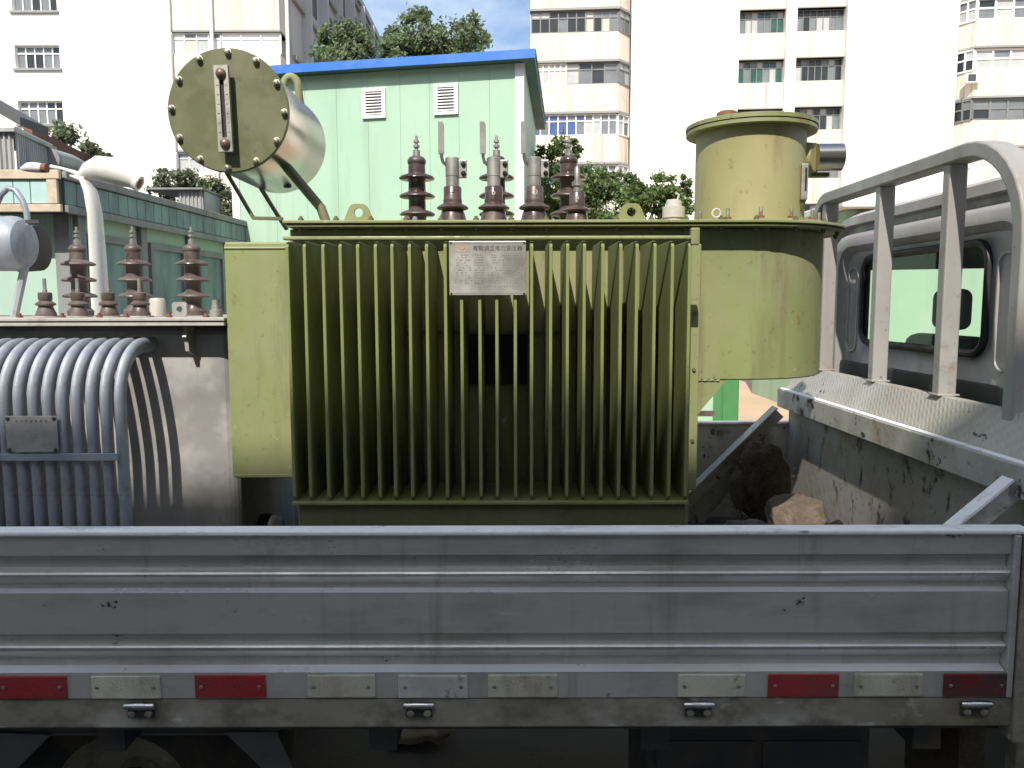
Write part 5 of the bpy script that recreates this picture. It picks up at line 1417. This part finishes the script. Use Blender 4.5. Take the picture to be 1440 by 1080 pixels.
for k in range(7):
    x = a + (b - a) * (0.2 + 0.095 * k); zq = z0 + (z1 - z0) * 0.86
    mk.box(x, x + 0.006, fy - 0.0386, fy - 0.0382, zq - 0.004, zq + 0.004)
mk.build('stamped_marks', 'zinc', npl2, smooth=0)
# lifting hook on the front
hx = PX(268, 470, DB - 0.02)
MB().prism([(DB - 0.002, ZBC - 0.03), (DB - 0.05, ZBC - 0.03), (DB - 0.07, ZBC - 0.06), (DB - 0.055, ZBC - 0.075), (DB - 0.05, ZBC - 0.105), (DB - 0.002, ZBC - 0.12)], hx - 0.006, hx + 0.006, 'x').build('lifting_hook', 'grey_tank', B, smooth=0)
# bushings
zs = ZBC + 0.0005
for px_ in (112, 190, 272):
    hv_bushing(PX(px_, 400, 2.92), 2.92, zs, 0.86, 'porcelain_old', B)
def small_bushing(px_, D_):
    x = PX(px_, 420, D_); s = 0.92
    pr = [(0.033, 0), (0.034, 0.010), (0.024, 0.034), (0.022, 0.038), (0.032, 0.042), (0.033, 0.047), (0.024, 0.054), (0.019, 0.058), (0.0225, 0.062), (0.0225, 0.084), (0.018, 0.087)]
    b = MB().lathe([(r * s, h * s) for r, h in pr], (x, D_, zs), 'z', 22).build('bushing', 'porcelain_old', B, smooth=50)
    MB().lathe([(0.008 * s, 0.087 * s), (0.008 * s, 0.096 * s), (0.0062 * s, 0.097 * s), (0.0062 * s, 0.135 * s)], (x, D_, zs), 'z', 8).build('terminal_stud', 'zinc', b)
    MB().lathe([(0.040, 0), (0.040, 0.004)], (x, D_, zs), 'z', 16).build('base_ring', 'grey_cover', b)
for px_ in (64, 110, 153, 197):
    small_bushing(px_, 2.56)
# fittings on the cover
c = PX(222, 430, 2.7)
MB().lathe([(0.026, 0), (0.026, 0.055), (0.022, 0.062)], (c, 2.7, zs), 'z', 16).build('filler_cap', 'cap_white', B)
c = PX(304, 430, 2.56)
MB().lathe([(0.020, 0), (0.020, 0.022), (0.015, 0.024), (0.015, 0.036), (0.012, 0.037), (0.012, 0.055)], (c, 2.56, zs), 'z', 14).build('valve', 'zinc', B)
c = PX(253, 430, 2.62)
lug = MB(); N_ = 20
for yv in (2.615, 2.625):
    sqp = []
    for k in range(N_):
        a = 2 * math.pi * k / N_; m_ = 0.024 / max(abs(math.cos(a)), abs(math.sin(a)))
        sqp.append((m_ * math.cos(a), m_ * math.sin(a)))
    lug.v += [Vector((c + x, yv, zs + 0.0245 + z)) for x, z in sqp]
    lug.v += [Vector((c + 0.010 * math.cos(2 * math.pi * k / N_), yv, zs + 0.0245 + 0.010 * math.sin(2 * math.pi * k / N_))) for k in range(N_)]
for k in range(N_):
    k2 = (k + 1) % N_
    lug.f += [(k, k2, N_ + k2, N_ + k), (2 * N_ + k2, 2 * N_ + k, 3 * N_ + k, 3 * N_ + k2), (k2, k, 2 * N_ + k, 2 * N_ + k2), (N_ + k, N_ + k2, 3 * N_ + k2, 3 * N_ + k)]
lug.build('lifting_lug', 'grey_tank', B, smooth=0)
for k, px_ in enumerate((28, 88, 140, 178, 238, 290)):
    MB().lathe([(0.011, 0.0005), (0.011, 0.007), (0.006, 0.0075), (0.006, 0.014)], (PX(px_, 444, 2.46), 2.46, zs), 'z', 6).build('cover_bolt', 'bolt_rust', B, smooth=0)
# conservator at the left with its pipe
c = P(-60, 341, 2.75); r_ = PS(38, 2.75)
xr = PX(42, 341, 2.75)
cn = MB().lathe([(r_, -0.75), (r_, -0.055), (r_ * 0.97, -0.035), (r_ * 0.86, -0.016), (r_ * 0.6, -0.004), (0, 0)], (xr, 2.75, c.z), 'x', 32, cap=False).build('conservator', 'blue_grey', B)
MB().tube([(xr - 0.09, 2.83, c.z - 0.01), (xr - 0.015, 2.83, c.z - 0.01)], [r_ * 0.9, r_ * 0.85], 20).build('flange', 'dark_metal', cn)
pp = [P(-6, 290, 2.7), P(2, 272, 2.7), P(12, 263, 2.7), P(22, 266, 2.7), P(32, 280, 2.7), P(38, 298, 2.7), P(40, 315, 2.7)]
MB().tube(pp, 0.010, 10).build('breather_pipe', 'blue_grey', B)
MB().box(PX(38, 315, 2.7), PX(58, 315, 2.7), 2.69, 2.72, PZ(45, 313, 2.7), PZ(45, 308, 2.7)).build('pipe_clamp', 'dark_metal', B, smooth=0)
MB().tube([(PX(36, 380, 2.75), 2.75, c.z - r_ * 0.8), (PX(20, 440, 2.75), 2.75, zs)], 0.014, 8).build('conservator_leg', 'blue_grey', B)
MB().tube([(PX(-60, 380, 2.75), 2.75, c.z - r_ * 0.8), (PX(-60, 440, 2.75), 2.75, zs)], 0.014, 8).build('conservator_leg', 'blue_grey', B)

# ------------------------------------------------------------------ loose things
def rock(name, label, cat, c, rad, seed, mm, sub=3, amp=0.28, sq=1.0):
    import bmesh
    bm = bmesh.new(); bmesh.ops.create_icosphere(bm, subdivisions=sub, radius=1.0)
    for v in bm.verts:
        d = v.co.copy()
        nz = mnoise.noise(d * 1.4 + Vector((seed, 0, 0))) * amp + mnoise.noise(d * 3.5 + Vector((0, seed, 0))) * amp * 0.45
        v.co = d * (1 + nz)
        if sq < 1: v.co = Vector([math.copysign(abs(q_) ** sq, q_) for q_ in v.co])
        v.co = Vector((v.co.x * rad[0], v.co.y * rad[1], v.co.z * rad[2]))
    lo = min(v.co.z for v in bm.verts)
    me = bpy.data.meshes.new(name); bm.to_mesh(me); bm.free()
    me.polygons.foreach_set('use_smooth', [True] * len(me.polygons))
    me.materials.append(M[mm])
    o = bpy.data.objects.new(name, me); COL.objects.link(o)
    o.location = (c[0], c[1], c[2] - lo)
    ORG[o.name] = Vector(o.location)
    tag(o, label, cat)
    return o
def stone(label, cat, c, rad, seed, mm, name='stone_block'):
    import bmesh
    rn = random.Random(seed)
    pl = [(Vector((rn.gauss(0, 1), rn.gauss(0, 1), rn.gauss(0, 1))).normalized(), rn.uniform(0.72, 1.0)) for _ in range(11)]
    bm = bmesh.new(); bmesh.ops.create_icosphere(bm, subdivisions=5, radius=1.0)
    for v in bm.verts:
        d = v.co.normalized(); r_ = 1.15
        for n_, k_ in pl:
            q_ = d.dot(n_)
            if q_ > 1e-3: r_ = min(r_, k_ / q_)
        r_ *= 1 + 0.03 * mnoise.noise(d * 5 + Vector((seed, 0, 0))) + 0.02 * mnoise.noise(d * 13)
        v.co = Vector((d.x * r_ * rad[0], d.y * r_ * rad[1], d.z * r_ * rad[2]))
    lo = min(v.co.z for v in bm.verts)
    me = bpy.data.meshes.new(name); bm.to_mesh(me); bm.free()
    me.polygons.foreach_set('use_smooth', [True] * len(me.polygons)); me.set_sharp_from_angle(angle=R(22))
    me.materials.append(M[mm])
    o = bpy.data.objects.new(name, me); COL.objects.link(o); o.location = (c[0], c[1], c[2] - lo)
    ORG[o.name] = Vector(o.location)
    return tag(o, label, cat)
def onfloor(px, D): return (PX(px, 760, D), D, FLOOR + 0.001)
c = onfloor(1066, 3.36)
cb_ = rock('coir_bundle', 'dark brown fibrous bundle slumped under the far headboard brace', 'bundle', c, (0.11, 0.09, 0.19), 2.0, 'coir', 5, 0.30)
fb_ = MB(); rn = random.Random(5)
cen = Vector((c[0], c[1], c[2] + 0.19))
for k in range(900):
    d_ = Vector((rn.gauss(0, 1), rn.gauss(-0.4, 1), rn.gauss(0, 1))).normalized()
    q0 = cen + Vector((d_.x * 0.105, d_.y * 0.085, d_.z * 0.18)); tdir = (Vector((rn.gauss(0, 1), rn.gauss(0, 1), rn.gauss(-0.6, 1))) + d_ * 0.8).normalized()
    sd = tdir.orthogonal().normalized() * 0.0022; L_ = rn.uniform(0.03, 0.08)
    q1 = q0 + tdir * L_; q1.z = max(q1.z, FLOOR + 0.003)
    fb_.add([q0 - sd, q0 + sd, q1], [(0, 1, 2)])
kind(fb_.build('fibres', 'coir', cb_, smooth=0), 'stuff')
stone('dusty brown angular stone block against the headboard', 'stone', onfloor(1122, 3.02), (0.13, 0.12, 0.115), 5, 'stone_brown')
stone('dark brown upright stone standing near the side board', 'stone', onfloor(1168, 2.50), (0.07, 0.075, 0.135), 9, 'stone_brown')
stone('small reddish brick piece just above the side board top', 'brick', onfloor(1112, 2.42), (0.07, 0.05, 0.128), 12, 'brick_red', 'brick_piece')
c = onfloor(1065, 2.5)
rock('rubber_mat', 'dark lump of folded rubber matting between transformer and stones', 'mat', c, (0.15, 0.2, 0.12), 4.0, 'black_sheet', 4, 0.3)
# crumpled black sheet between the two transformers
s = rock('plastic_sheet', 'crumpled black plastic sheet on the bed between the two transformers', 'sheet', onfloor(368, 2.75), (0.11, 0.16, 0.10), 7.0, 'black_sheet', 4, 0.5)
# cardboard scrap on the ground under the truck
c = P(592, 1050, 3.1)
c = P(592, 1050, EYE * F / (1050 - 428) * 1.0)
cbm = MB(); nx, ny = 8, 5
for i in range(nx + 1):
    for j in range(ny + 1):
        cbm.v.append(Vector((c.x + (i / nx - 0.5) * 0.24 + 0.02 * math.sin(j * 1.7), c.y + (j / ny - 0.5) * 0.30, 0.012 + 0.035 * abs(math.sin(i * 0.9 + j * 0.6)) * (i / nx))))
for i in range(nx):
    for j in range(ny):
        a = i * (ny + 1) + j
        cbm.f.append((a, a + ny + 1, a + ny + 2, a + 1))
o = cbm.build('cardboard_scrap', 'cardboard'); tag(o, 'torn curled cardboard scrap on the ground under the truck', 'cardboard')
sm = o.modifiers.new('thickness', 'SOLIDIFY'); sm.thickness = 0.004
